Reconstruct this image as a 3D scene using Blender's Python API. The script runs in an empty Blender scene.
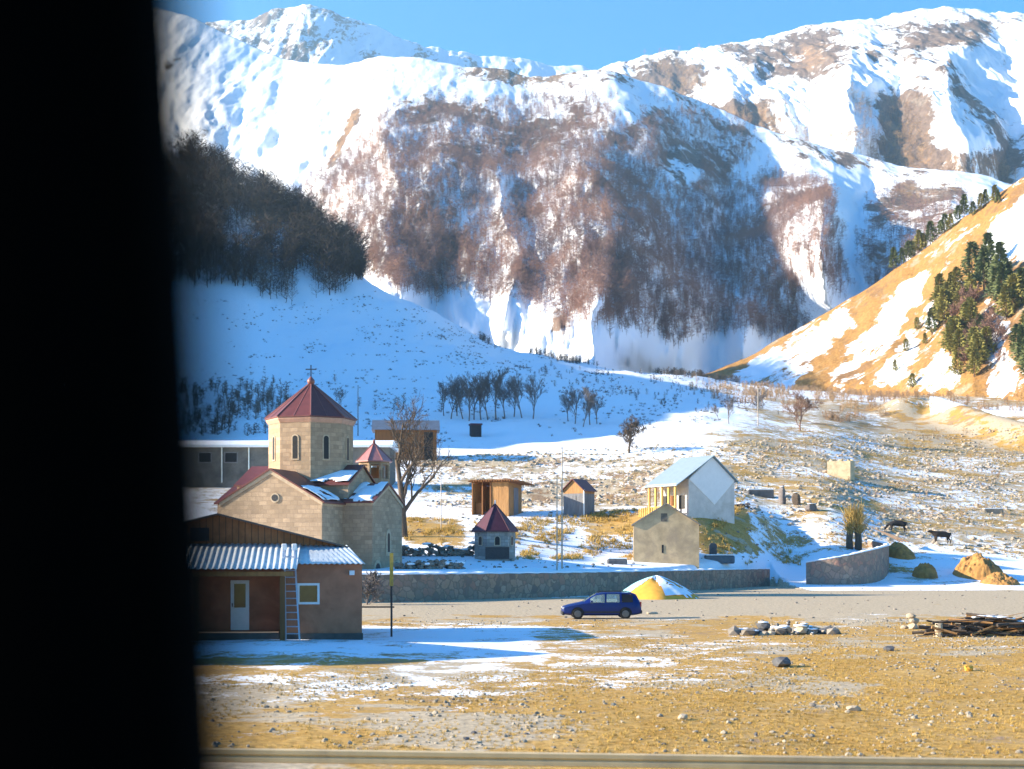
import bpy, math, random
import numpy as np
from mathutils import Vector, Matrix
R = math.radians
scene = bpy.context.scene
COL = scene.collection

# ---------------------------------------------------------------- camera
F = 1024 * 50.0 / 36.0          # focal length in pixels
HZ = 550.0                      # picture row of the eye level
CZ = 3.6                        # eye height above the meadow
cam_d = bpy.data.cameras.new("camera")
cam = bpy.data.objects.new("camera", cam_d)
COL.objects.link(cam)
cam.location = (0, 0, CZ)
cam.rotation_euler = (R(90), 0, 0)
cam_d.lens = 50
cam_d.sensor_width = 36
cam_d.shift_y = (HZ - 384.5) / 1024.0
cam_d.clip_start = 0.05
cam_d.clip_end = 20000
cam_d.dof.use_dof = True
cam_d.dof.focus_distance = 100
cam_d.dof.aperture_fstop = 1.8
scene.camera = cam

# ---------------------------------------------------------------- light
SUN_EL, SUN_AZ = 20.0, -2.0     # elevation; degrees behind the left-right line
S = Vector((-math.cos(R(SUN_AZ)) * math.cos(R(SUN_EL)), math.sin(R(SUN_AZ)) * math.cos(R(SUN_EL)), math.sin(R(SUN_EL))))
sun_d = bpy.data.lights.new("sun", 'SUN')
sun_d.energy = 4.4
sun_d.angle = R(0.5)
sun_d.color = (1.0, 0.88, 0.70)
sun = bpy.data.objects.new("sun", sun_d)
COL.objects.link(sun)
sun.rotation_euler = (-S).to_track_quat('-Z', 'Y').to_euler()
w = bpy.data.worlds.new("World")
scene.world = w
w.use_nodes = True
nt = w.node_tree
nt.nodes.clear()
wo = nt.nodes.new('ShaderNodeOutputWorld')
bg = nt.nodes.new('ShaderNodeBackground')
sky = nt.nodes.new('ShaderNodeTexSky')
sky.sky_type = 'NISHITA'
sky.sun_disc = False
sky.sun_elevation = R(SUN_EL)
sky.sun_rotation = R(-(90 - SUN_AZ))
sky.altitude = 1700
sky.air_density = 1.0
sky.dust_density = 1.5
sky.ozone_density = 1.5
hs = nt.nodes.new('ShaderNodeHueSaturation')
hs.inputs['Saturation'].default_value = 1.85
hs.inputs['Hue'].default_value = 0.503
nt.links.new(sky.outputs[0], hs.inputs['Color'])
nt.links.new(hs.outputs[0], bg.inputs[0])
bg.inputs[1].default_value = 0.1
nt.links.new(bg.outputs[0], wo.inputs[0])
scene.view_settings.view_transform = 'Standard'
scene.view_settings.look = 'None'
scene.view_settings.exposure = 1.82
scene.view_settings.gamma = 1.0
scene.view_settings.use_curve_mapping = False
scene.render.engine = 'CYCLES'
scene.cycles.use_denoising = True
scene.cycles.max_bounces = 7
scene.cycles.transparent_max_bounces = 12

# ---------------------------------------------------------------- helpers
rng = np.random.default_rng(7)
def d_at(px, y, lo=100.0, hi=600.0):
    """distance at which the ground shows in picture row y"""
    ds = np.geomspace(lo, hi, 1200)
    yy = PY(gz((px - 512) / F * ds, ds), ds)
    k = np.where(yy <= y)[0]
    return float(ds[k[0]]) if len(k) else hi
def PT(px, y, d):
    return np.array([(px - 512) / F * d, d, CZ + (HZ - y) * d / F])
def PX(X, Y): return 512 + X / Y * F
def PY(Z, Y): return HZ - (Z - CZ) / Y * F

def _hash(ix, iy, seed):
    n = (ix.astype(np.int64) * 374761393 + iy.astype(np.int64) * 668265263 + seed * 974634777) & 0x7fffffff
    n = ((n ^ (n >> 13)) * 1274126177) & 0x7fffffff
    n = n ^ (n >> 16)
    return (n & 0xffff) / 65535.0
def vnoise(x, y, seed=0):
    x = np.asarray(x, float); y = np.asarray(y, float)
    ix = np.floor(x); iy = np.floor(y)
    fx = x - ix; fy = y - iy
    fx = fx * fx * (3 - 2 * fx); fy = fy * fy * (3 - 2 * fy)
    a = _hash(ix, iy, seed); b = _hash(ix + 1, iy, seed); c = _hash(ix, iy + 1, seed); d = _hash(ix + 1, iy + 1, seed)
    return (a * (1 - fx) + b * fx) * (1 - fy) + (c * (1 - fx) + d * fx) * fy
def fbm(x, y, o=4, seed=0, gain=0.5):
    s = 0; a = 1; t = 0
    x = np.asarray(x, float); y = np.asarray(y, float)
    for i in range(o):
        s = s + a * vnoise(x * 2 ** i + 13.7 * i, y * 2 ** i - 7.3 * i, seed + i); t += a; a *= gain
    return s / t * 2 - 1          # about -1..1
def sstep(a, b, x):
    t = np.clip((np.asarray(x, float) - a) / (b - a), 0, 1)
    return t * t * (3 - 2 * t)
def gauss1(a, sig, axis):
    r = int(3 * sig) + 1
    k = np.exp(-0.5 * (np.arange(-r, r + 1) / sig) ** 2); k /= k.sum()
    pad = [(0, 0)] * a.ndim; pad[axis] = (r, r)
    p = np.pad(a, pad, mode='edge')
    out = np.zeros_like(a)
    n = a.shape[axis]
    for i, kv in enumerate(k):
        out += kv * np.take(p, np.arange(i, i + n), axis=axis)
    return out
def in_poly(px, py, poly):
    px = np.asarray(px); py = np.asarray(py)
    ins = np.zeros(px.shape, bool)
    n = len(poly)
    for i in range(n):
        x1, y1 = poly[i]; x2, y2 = poly[(i + 1) % n]
        if y1 == y2: continue
        c = ((y1 > py) != (y2 > py)) & (px < (x2 - x1) * (py - y1) / (y2 - y1) + x1)
        ins ^= c
    return ins
def poly_w(px, py, poly, soft=6.0, jit=6.0, wl=14.0, seed=0):
    """soft, ragged weight inside a polygon"""
    jx = jit * fbm(px / wl, py / wl, 4, 900 + seed); jy = jit * fbm(px / wl, py / wl, 4, 950 + seed)
    s = 0
    for k in range(8):
        a = k * 0.785; rr = soft * (0.4 if k % 2 else 1.0)
        s = s + in_poly(px + jx + rr * math.cos(a), py + jy + rr * math.sin(a), poly)
    return s / 8.0
def box_w(px, y, x0, x1, y0, y1, sx, sy):
    return sstep(x0 - sx, x0 + sx, px) * (1 - sstep(x1 - sx, x1 + sx, px)) * sstep(y0 - sy, y0 + sy, y) * (1 - sstep(y1 - sy, y1 + sy, y))

# ---------------------------------------------------------------- materials
def newmat(name):
    m = bpy.data.materials.new(name); m.use_nodes = True
    t = m.node_tree; t.nodes.clear()
    o = t.nodes.new('ShaderNodeOutputMaterial'); p = t.nodes.new('ShaderNodeBsdfPrincipled')
    t.links.new(p.outputs[0], o.inputs[0])
    return m, t, p
def nd(t, kind, **kw):
    n = t.nodes.new(kind)
    for k, v in kw.items():
        if k == 'vals':
            for kk, vv in v.items(): n.inputs[kk].default_value = vv
        else: setattr(n, k, v)
    return n
def noise_node(t, scale, detail=5, rough=0.6, vec=None, dist=0.0):
    n = nd(t, 'ShaderNodeTexNoise', vals={'Scale': scale, 'Detail': detail, 'Roughness': rough, 'Distortion': dist})
    if vec is not None: t.links.new(vec, n.inputs['Vector'])
    return n
def ramp(t, fac, stops):
    r = nd(t, 'ShaderNodeValToRGB')
    e = r.color_ramp.elements
    while len(e) > len(stops): e.remove(e[-1])
    while len(e) < len(stops): e.new(0.5)
    for el, (p, c) in zip(e, stops):
        el.position = p; el.color = (*c, 1) if len(c) == 3 else c
    t.links.new(fac, r.inputs[0])
    return r.outputs[0]
def mixc(t, fac, a, b):
    m = nd(t, 'ShaderNodeMix', data_type='RGBA')
    for sock, v in ((m.inputs[0], fac), (m.inputs[6], a), (m.inputs[7], b)):
        if isinstance(v, (int, float)): sock.default_value = v
        elif isinstance(v, tuple): sock.default_value = (*v, 1)
        else: t.links.new(v, sock)
    return m.outputs[2]
def mth(t, op, a, b=None, clamp=False):
    m = nd(t, 'ShaderNodeMath', operation=op, use_clamp=clamp)
    for i, v in enumerate((a, b)):
        if v is None: continue
        if isinstance(v, (int, float)): m.inputs[i].default_value = v
        else: t.links.new(v, m.inputs[i])
    return m.outputs[0]
def objco(t): return nd(t, 'ShaderNodeTexCoord').outputs['Object']
def bump(t, p, h, strength=0.3, dist=0.05):
    b = nd(t, 'ShaderNodeBump', vals={'Strength': strength, 'Distance': dist})
    t.links.new(h, b.inputs['Height']); t.links.new(b.outputs[0], p.inputs['Normal'])
def var(c, k): return tuple(max(0.0, min(1.0, v * k)) for v in c)
def plain(name, col, rough=0.8, amt=0.35, scale=3.0, metal=0.0, bmp=0.2, spec=0.3, stain=None, streak=False):
    """colour with uneven weathering from two noises"""
    m, t, p = newmat(name)
    co = objco(t)
    if streak:
        mp = nd(t, 'ShaderNodeMapping'); mp.inputs['Scale'].default_value = (1, 1, 0.12)
        t.links.new(co, mp.inputs['Vector']); co = mp.outputs[0]
    n1 = noise_node(t, scale, 6, 0.65, co)
    c = ramp(t, n1.outputs[0], [(0.28, var(col, 1 - amt)), (0.5, col), (0.74, var(col, 1 + amt))])
    if stain:
        n2 = noise_node(t, scale * 0.35, 5, 0.7, co, 0.6)
        f = ramp(t, n2.outputs[0], [(0.5, (0, 0, 0)), (0.68, (1, 1, 1))])
        c = mixc(t, f, c, stain)
    t.links.new(c, p.inputs['Base Color'])
    p.inputs['Roughness'].default_value = rough
    p.inputs['Metallic'].default_value = metal
    p.inputs['Specular IOR Level'].default_value = spec
    if bmp: bump(t, p, n1.outputs[0], bmp, 0.03)
    return m
def masonry(name, col, mortar, bw=0.6, bh=0.3, amt=0.35, msize=0.02, stain=None):
    m, t, p = newmat(name)
    co = objco(t)
    s = nd(t, 'ShaderNodeSeparateXYZ'); t.links.new(co, s.inputs[0])
    xy = mth(t, 'ADD', s.outputs[0], s.outputs[1])
    cb = nd(t, 'ShaderNodeCombineXYZ'); t.links.new(xy, cb.inputs[0]); t.links.new(s.outputs[2], cb.inputs[1])
    wob = noise_node(t, 1.7, 2, 0.5, co)
    va = nd(t, 'ShaderNodeVectorMath', operation='MULTIPLY_ADD')
    t.links.new(wob.outputs[1], va.inputs[0]); va.inputs[1].default_value = (0.12, 0.12, 0); t.links.new(cb.outputs[0], va.inputs[2])
    b = nd(t, 'ShaderNodeTexBrick', offset=0.5)
    t.links.new(va.outputs[0], b.inputs['Vector'])
    b.inputs['Color1'].default_value = (*var(col, 1 - amt), 1); b.inputs['Color2'].default_value = (*var(col, 1 + amt), 1)
    b.inputs['Mortar'].default_value = (*mortar, 1)
    b.inputs['Scale'].default_value = 1; b.inputs['Mortar Size'].default_value = msize
    b.inputs['Brick Width'].default_value = bw; b.inputs['Row Height'].default_value = bh
    n = noise_node(t, 2.2, 6, 0.7, co)
    c = mixc(t, ramp(t, n.outputs[0], [(0.35, (0, 0, 0)), (0.7, (0.55, 0.55, 0.55))]), b.outputs[0], stain or var(col, 0.55))
    t.links.new(c, p.inputs['Base Color'])
    p.inputs['Roughness'].default_value = 0.92; p.inputs['Specular IOR Level'].default_value = 0.2
    h = mth(t, 'ADD', mth(t, 'MULTIPLY', b.outputs[1], -0.6), n.outputs[0])
    bump(t, p, h, 0.4, 0.05)
    return m
def rubble(name, cols, scale=2.2, snow=False):
    """uneven field stones set in mortar"""
    m, t, p = newmat(name)
    co = objco(t)
    dn = noise_node(t, scale * 1.6, 3, 0.6, co)
    dv = nd(t, 'ShaderNodeVectorMath', operation='MULTIPLY_ADD'); t.links.new(dn.outputs[1], dv.inputs[0]); dv.inputs[1].default_value = (0.35, 0.35, 0.35); t.links.new(co, dv.inputs[2]); co = dv.outputs[0]
    v = nd(t, 'ShaderNodeTexVoronoi', vals={'Scale': scale, 'Randomness': 0.9}); t.links.new(co, v.inputs['Vector'])
    e = nd(t, 'ShaderNodeTexVoronoi', feature='DISTANCE_TO_EDGE', vals={'Scale': scale, 'Randomness': 0.9}); t.links.new(co, e.inputs['Vector'])
    sp = nd(t, 'ShaderNodeSeparateColor'); t.links.new(v.outputs['Color'], sp.inputs[0])
    k = len(cols)
    c = ramp(t, sp.outputs[0], [((i + 0.5) / k, cc) for i, cc in enumerate(cols)])
    n = noise_node(t, scale * 4, 5, 0.65, co)
    c = mixc(t, mth(t, 'MULTIPLY', n.outputs[0], 0.5), c, var(cols[0], 0.5))
    c = mixc(t, ramp(t, e.outputs[0], [(0.02, (1, 1, 1)), (0.09, (0, 0, 0))]), c, var(cols[-1], 0.7))
    t.links.new(c, p.inputs['Base Color'])
    p.inputs['Roughness'].default_value = 0.95; p.inputs['Specular IOR Level'].default_value = 0.15
    bump(t, p, e.outputs[0], 0.6, 0.12)
    return m

SNOWC = (0.86, 0.89, 0.93)
def terrain_mat(name, gr, gr2, soil, gravel, fine=1.0, patch=1.0, contrast=0.16, bumpd=0.06, stretch=None, wts=(0.45, 0.4, 0.15)):
    """snow / grass / gravel / soil blended by where they lie (vertex attribute 'cover': R snow, G gravel, B soil)"""
    m, t, p = newmat(name)
    co = objco(t)
    if stretch:
        mp = nd(t, 'ShaderNodeMapping'); mp.inputs['Scale'].default_value = stretch
        t.links.new(co, mp.inputs['Vector']); co = mp.outputs[0]
    at = nd(t, 'ShaderNodeVertexColor', layer_name='cover')
    s = nd(t, 'ShaderNodeSeparateColor'); t.links.new(at.outputs[0], s.inputs[0])
    nb = noise_node(t, 0.09 * patch, 9, 0.62, co, 0.3)
    nm = noise_node(t, 0.55 * patch, 8, 0.68, co, 0.5)
    nf = noise_node(t, 5.0 * fine, 7, 0.7, co)
    blend = mth(t, 'ADD', mth(t, 'MULTIPLY', nb.outputs[0], wts[0]), mth(t, 'ADD', mth(t, 'MULTIPLY', nm.outputs[0], wts[1]), mth(t, 'MULTIPLY', nf.outputs[0], wts[2])))
    # grass: two ochres, fine dark gaps
    g = mixc(t, ramp(t, nm.outputs[0], [(0.36, (0, 0, 0)), (0.64, (1, 1, 1))]), gr, gr2)
    g = mixc(t, ramp(t, nf.outputs[0], [(0.36, (0.75, 0.75, 0.75)), (0.58, (0, 0, 0))]), g, var(gr, 0.4))
    gv = mixc(t, ramp(t, nf.outputs[0], [(0.33, (0, 0, 0)), (0.67, (1, 1, 1))]), var(gravel, 0.6), var(gravel, 1.3))
    so = mixc(t, ramp(t, nf.outputs[0], [(0.3, (0, 0, 0)), (0.7, (1, 1, 1))]), var(soil, 0.55), var(soil, 1.35))
    def mask(ch, nz):   # 1 where attribute beats the noise
        d = mth(t, 'SUBTRACT', mth(t, 'ADD', s.outputs[ch], 0.0), nz)
        return ramp(t, mth(t, 'ADD', mth(t, 'MULTIPLY', d, 1.0 / contrast), 0.5, True), [(0.25, (0, 0, 0)), (0.75, (1, 1, 1))])
    inv = mth(t, 'SUBTRACT', 1.0, blend)
    def spread(x):      # stretch the noise to use 0..1
        return mth(t, 'ADD', mth(t, 'MULTIPLY', mth(t, 'SUBTRACT', x, 0.5), 2.6), 0.5)
    nb2 = noise_node(t, 0.2 * patch, 8, 0.66, co, 0.2)
    c = mixc(t, mask(2, spread(inv)), g, so)
    c = mixc(t, mask(1, spread(nb2.outputs[0])), c, gv)
    sm = mask(0, spread(blend))
    sn = mixc(t, nm.outputs[0], SNOWC, var(SNOWC, 0.93))
    c = mixc(t, sm, c, sn)
    t.links.new(c, p.inputs['Base Color'])
    p.inputs['Roughness'].default_value = 0.9
    p.inputs['Specular IOR Level'].default_value = 0.15
    h = mth(t, 'ADD', mth(t, 'MULTIPLY', nf.outputs[0], mth(t, 'SUBTRACT', 1.15, sm)), mth(t, 'MULTIPLY', nm.outputs[0], 0.8))
    bump(t, p, h, 0.55, bumpd)
    return m

# ---------------------------------------------------------------- mesh helpers
def link(o, parent=None):
    COL.objects.link(o)
    if parent is not None: o.parent = parent
    return o
def np_mesh(name, V, Fa, mat, parent=None, smooth=True):
    """V (n,3), Fa (m,3 or 4)"""
    me = bpy.data.meshes.new(name)
    k = Fa.shape[1]
    me.vertices.add(len(V)); me.vertices.foreach_set('co', np.ascontiguousarray(V, np.float32).ravel())
    me.loops.add(Fa.size); me.loops.foreach_set('vertex_index', np.ascontiguousarray(Fa, np.int32).ravel())
    me.polygons.add(len(Fa)); me.polygons.foreach_set('loop_start', np.arange(0, Fa.size, k, dtype=np.int32))
    me.polygons.foreach_set('use_smooth', np.full(len(Fa), smooth, bool))
    me.update(calc_edges=True)
    me.materials.append(mat)
    return link(bpy.data.objects.new(name, me), parent)
def grid_faces(nu, nv):
    i = np.arange(nu * nv).reshape(nv, nu)
    return np.stack([i[:-1, :-1], i[:-1, 1:], i[1:, 1:], i[1:, :-1]], -1).reshape(-1, 4)
def set_cover(o, rgb):
    ca = o.data.color_attributes.new('cover', 'FLOAT_COLOR', 'POINT')
    a = np.ones((len(rgb), 4), np.float32); a[:, :3] = np.clip(rgb, 0, 1)
    ca.data.foreach_set('color', a.ravel())
def struct(o, kind='structure'):
    o['kind'] = kind; return o

# ---------------------------------------------------------------- the near ground
T0 = [(90, 580), (112, 567), (122, 556), (160, 512), (210, 472), (260, 440)]
COLS = {  # leftmost columns: unseen ridge, heightened to shade the snow field
 -400: [(90, 580), (112, 567), (150, 520), (190, 430), (225, 255), (243, 130), (258, 62), (315, 20), (400, 40), (500, 160), (620, 280), (720, 350)],
 -150: [(90, 580), (112, 567), (150, 522), (200, 470), (225, 380), (238, 255), (256, 132), (315, 62), (400, 55), (480, 130), (600, 270), (720, 350)],
 28: [(90, 580), (112, 567), (122, 556), (160, 512), (210, 472), (240, 402), (262, 330), (313, 238), (345, 192), (400, 168), (500, 185), (560, 235), (640, 290), (720, 330)],
 110: [(90, 580), (112, 567), (122, 556), (160, 512), (210, 472), (240, 440), (262, 390), (313, 325), (400, 275), (500, 212), (560, 200), (640, 230), (720, 300)],
 190: T0 + [(330, 394), (430, 292), (520, 212), (600, 150), (720, 280)],
 290: T0 + [(330, 396), (425, 305), (500, 240), (545, 212), (720, 280)],
 360: T0 + [(330, 395), (420, 312), (480, 274), (560, 292), (720, 335)],
 430: T0 + [(330, 393), (400, 340), (450, 308), (520, 332), (720, 352)],
 500: T0 + [(330, 392), (380, 368), (430, 352), (520, 362), (720, 372)],
 600: [(98, 578), (112, 571), (132, 563), (144, 535), (160, 512), (210, 470), (260, 438), (330, 402), (400, 378), (450, 368), (540, 376), (720, 382)],
 700: [(112, 578), (124, 571), (128.5, 568), (131, 565), (137, 561), (142, 536), (146, 512), (157, 508), (172, 490), (210, 463), (260, 432), (330, 405), (400, 390), (470, 382), (560, 382), (720, 386)],
 760: [(130, 577), (142, 568), (146, 560), (151, 532), (156, 512), (172, 505), (187, 493), (215, 463), (260, 435), (330, 408), (400, 395), (470, 388), (720, 390)],
 785: [(130, 589.3), (145, 582), (152, 568), (158, 548), (165, 518), (180, 498), (215, 468), (260, 440), (330, 412), (400, 397), (500, 390), (720, 390)],
 830: [(128, 590), (140, 581), (147, 566), (153, 553), (160, 522), (168, 508), (185, 492), (215, 470), (270, 440), (330, 412), (400, 400), (500, 392), (720, 390)],
 870: [(130, 589), (140, 580), (147, 566), (155, 552), (165, 528), (178, 515), (200, 496), (230, 474), (270, 450), (320, 425), (370, 405), (430, 398), (600, 392), (720, 392)],
 900: [(130, 589), (140, 580), (148, 565), (160, 543), (175, 525), (200, 500), (230, 478), (270, 455), (320, 428), (370, 408), (430, 398), (600, 392), (720, 392)],
 1024: [(130, 589), (145, 580), (152, 565), (165, 545), (190, 520), (220, 497), (260, 470), (310, 440), (350, 415), (430, 397), (600, 392), (720, 392)],
 1400: [(130, 589), (150, 575), (165, 555), (190, 525), (220, 500), (260, 470), (310, 440), (360, 412), (430, 390), (600, 380), (720, 380)],
}
NU, ND = 760, 470
u_px = np.concatenate([np.linspace(-420, 90, 100, endpoint=False), np.linspace(90, 1060, 600, endpoint=False), np.linspace(1060, 1420, 60)])
d_g = np.geomspace(4.0, 720.0, ND)
ckeys = sorted(COLS)
zc = []
for k in ckeys:
    a = np.array(COLS[k], float)
    z = CZ + (HZ - a[:, 1]) * a[:, 0] / F
    zc.append(np.interp(d_g, np.concatenate([[3], a[:, 0]]), np.concatenate([[min(z[0], 1.7)], z])))
zc = np.array(zc)                                    # columns x d
ZT = np.empty((ND, NU))
for j in range(ND):
    ZT[j] = np.interp(u_px, ckeys, zc[:, j])
ZT = gauss1(gauss1(ZT, 2.2, 0), 9, 1)
UU, DD = np.meshgrid(u_px, d_g)
XX = (UU - 512) / F * DD
# terraces with shadowed risers in the old fields
tm = sstep(168, 178, DD) * (1 - sstep(240, 275, DD)) * sstep(380, 440, UU) * (1 - 0.8 * sstep(690, 760, UU))
wz = ZT + 0.7 * fbm(XX / 25, DD / 25, 3, 5)
st = 1.5
fr = wz / st - np.floor(wz / st)
zq = (np.floor(wz / st) + sstep(0.62, 0.95, fr)) * st
ZT = ZT + (zq - wz) * 0.85 * tm
# relief that grows with distance
ZT += fbm(XX / 9, DD / 9, 4, 11) * np.interp(DD, [0, 60, 130, 180, 330, 720], [0.10, 0.10, 0.12, 0.20, 0.4, 2.0])
ZT += fbm(XX / 60, DD / 60, 4, 21) * np.interp(DD, [0, 150, 260, 420, 720], [0, 0.0, 1.0, 4.0, 8.0]) * (1 - 0.7 * sstep(680, 780, UU))
lh = sstep(235, 270, DD) * (1 - sstep(690, 800, UU))
ZT += lh * (0.35 * fbm(XX / 5, DD / 9, 4, 15) + 0.9 * fbm(XX / 22, DD / 40, 3, 16))
# earth bank with a snowy trench behind it
def ridge_line(pts, h, wid):
    global ZT
    P = [np.array([(a - 512) / F * b, b]) for a, b in pts]
    best = np.full(XX.shape, 1e9)
    for a, b in zip(P[:-1], P[1:]):
        ab = b - a; L2 = (ab ** 2).sum()
        t = np.clip(((XX - a[0]) * ab[0] + (DD - a[1]) * ab[1]) / L2, 0, 1)
        best = np.minimum(best, np.hypot(XX - a[0] - t * ab[0], DD - a[1] - t * ab[1]))
    ZT += h * np.exp(-(best / wid) ** 2)
ridge_line([(905, 345), (935, 350), (975, 322), (1040, 292), (1200, 270)], 4.5, 6.0)
ridge_line([(940, 368), (990, 340), (1060, 312)], -2.0, 5.0)
# flat meadow and road in front of the terrace wall
WALL = [(-900, 88), (100, 92), (400, 98), (560, 109), (660, 121), (770, 142)]
WXY = np.array([[(a - 512) / F * b, b] for a, b in WALL])
def wall_Y(X): return np.interp(X, WXY[:, 0], WXY[:, 1])
flat = 0.10 * fbm(XX / 7, DD / 7, 4, 31) + 0.25 * fbm(XX / 30, DD / 30, 2, 41)
flat *= 1 - 0.8 * sstep(76, 82, DD)
flat -= 0.75 * (1 - sstep(10, 20, DD))               # falls away below the roadside rail
front = DD < wall_Y(XX) + 1.3
step_w = sstep(0.9, 3.4, DD - wall_Y(XX))
left_side = XX < WXY[-1, 0] + 0.6
bl = sstep(118, 132, DD)                             # to the right the slope starts softly
ZT = np.where(left_side, flat * (1 - step_w) + ZT * step_w, flat * (1 - bl) + ZT * bl)
U_LOG0, U_LOGS = math.log(4.0), (ND - 1) / math.log(720.0 / 4.0)
def gz(X, Y):
    """ground height at world X, Y"""
    X = np.atleast_1d(np.asarray(X, float)); Y = np.atleast_1d(np.asarray(Y, float))
    px = PX(X, Y)
    a = np.clip(np.interp(px, u_px, np.arange(NU)), 0, NU - 1.001)
    b = np.clip((np.log(Y) - U_LOG0) * U_LOGS, 0, ND - 1.001)
    i = a.astype(int); j = b.astype(int); fa = a - i; fb = b - j
    z = (ZT[j, i] * (1 - fa) + ZT[j, i + 1] * fa) * (1 - fb) + (ZT[j + 1, i] * (1 - fa) + ZT[j + 1, i + 1] * fa) * fb
    return z if len(z) > 1 else float(z[0])
def on(px, d, dz=0.0):
    X = (px - 512) / F * d
    return Vector((X, d, gz(X, d) + dz))

VY = PY(ZT, DD)                                       # row at which each ground point shows
cov = np.zeros((ND, NU, 3))
n1 = fbm(XX / 14, DD / 14, 4, 51); n2 = fbm(XX / 5, DD / 5, 3, 61)
far = DD > 155
snow = np.full(DD.shape, 0.33)
near = DD < 85
snow = np.where(near, 0.235 + 0.17 * n1 + 0.05 * n2, snow)
snow += near * 0.20 * box_w(UU, VY, 120, 540, 650, 700, 60, 14)
snow += near * 0.36 * box_w(UU, VY, 180, 535 - 0 * VY, 626, 654, 30, 8)
snow += near * 0.15 * box_w(UU, VY, 540, 770, 628, 694, 50, 14)
snow -= near * 0.16 * box_w(UU, VY, 560, 1100, 694, 790, 60, 14)
road = (~far) & front & (DD > 66)
snow = np.where((DD > 78) & (DD < 150) & (front | ~left_side), 0.05, snow)
snow += 0.7 * sstep(0, 4, DD - wall_Y(XX) + 4.5) * (DD < wall_Y(XX)) * left_side * (0.5 + 0.6 * n2)
beh = left_side & ~front & (DD < 165)
snow = np.where(beh, 0.66 + 0.22 * n1, snow)
snow = np.where(beh & (UU > 640) & (VY < 555), 0.42 + 0.3 * n1, snow)
snow = np.where(beh, snow + 0.5 * sstep(553, 559, VY), snow)
snow = np.where(beh, snow - 0.42 * box_w(UU, VY, 590, 645, 514, 536, 12, 5) - 0.5 * box_w(UU, VY, 690, 745, 508, 540, 10, 5)
                - 0.4 * box_w(UU, VY, 405, 460, 520, 545, 10, 5), snow)
rt = ~left_side & (DD > 126)
snow = np.where(rt & (DD < 160), 0.62 + 0.3 * n2, snow)
snow = np.where((DD > 160), 0.50 + 0.20 * n1, snow)
snow = np.where((DD > 160) & (UU > 690), 0.42 + 0.24 * n1 + 0.08 * n2, snow)
snow = np.where((DD > 160) & (UU < 700), snow + 0.06, snow)
bank = box_w(UU, VY, 752, 880, 512, 548, 10, 4)
snow = snow * (1 - bank) + bank * (0.52 + 0.1 * n2)
band = sstep(452, 460, VY) * (1 - sstep(500, 508, VY)) * sstep(400, 440, UU) * (1 - sstep(690, 740, UU))
snow = np.where(DD > 160, snow - 0.10 * band, snow)
snowfield = (1 - sstep(452, 460, VY)) * (1 - sstep(700, 800, UU + 1.1 * (VY - 400)))
snow = np.where(DD > 160, snow * (1 - snowfield) + (0.80 + 0.12 * n2 + 0.08 * n1) * snowfield, snow)
snow = np.where((DD > 290) & (UU > 820), snow - 0.06, snow)
snow = np.where((DD > 400) & (UU < 900), np.maximum(snow, 0.8 + 0.15 * n1), snow)
snow -= 0.5 * box_w(UU, VY, 905, 1200, 412, 452, 8, 6) * (DD > 250) * (DD < 350)
snow += 0.5 * ((DD > 330) & (DD < 372) & (UU > 930) & (UU < 1060))
cov[..., 0] = snow
grav = np.where(near, 0.34 + 0.28 * n1 + 0.08 * box_w(UU, VY, 190, 520, 660, 800, 60, 20), 0.28)
grav = np.where((DD > 74) & (DD < 150) & (front | (~left_side & (DD < 132))), 0.62 + 0.6 * sstep(76, 86, DD), grav)
grav = np.where(DD > 160, 0.55 + 0.3 * n2, grav)
grav -= near * 0.25 * box_w(UU, VY, 600, 1100, 690, 790, 80, 20)
cov[..., 1] = grav
soil = np.where(near, 0.34, 0.30)
soil = np.where(DD > 160, 0.30 + 0.3 * band, soil)
soil = np.where((DD > 300) & (UU > 780), 0.45, soil)
cov[..., 2] = soil
M_ground = terrain_mat('meadow', (0.50, 0.275, 0.06), (0.57, 0.37, 0.13), (0.30, 0.20, 0.12), (0.46, 0.37, 0.25), wts=(0.22, 0.48, 0.30))
ground = np_mesh('ground', np.stack([XX, DD, ZT], -1).reshape(-1, 3), grid_faces(NU, ND), M_ground)
set_cover(ground, cov.reshape(-1, 3)); struct(ground)

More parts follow.
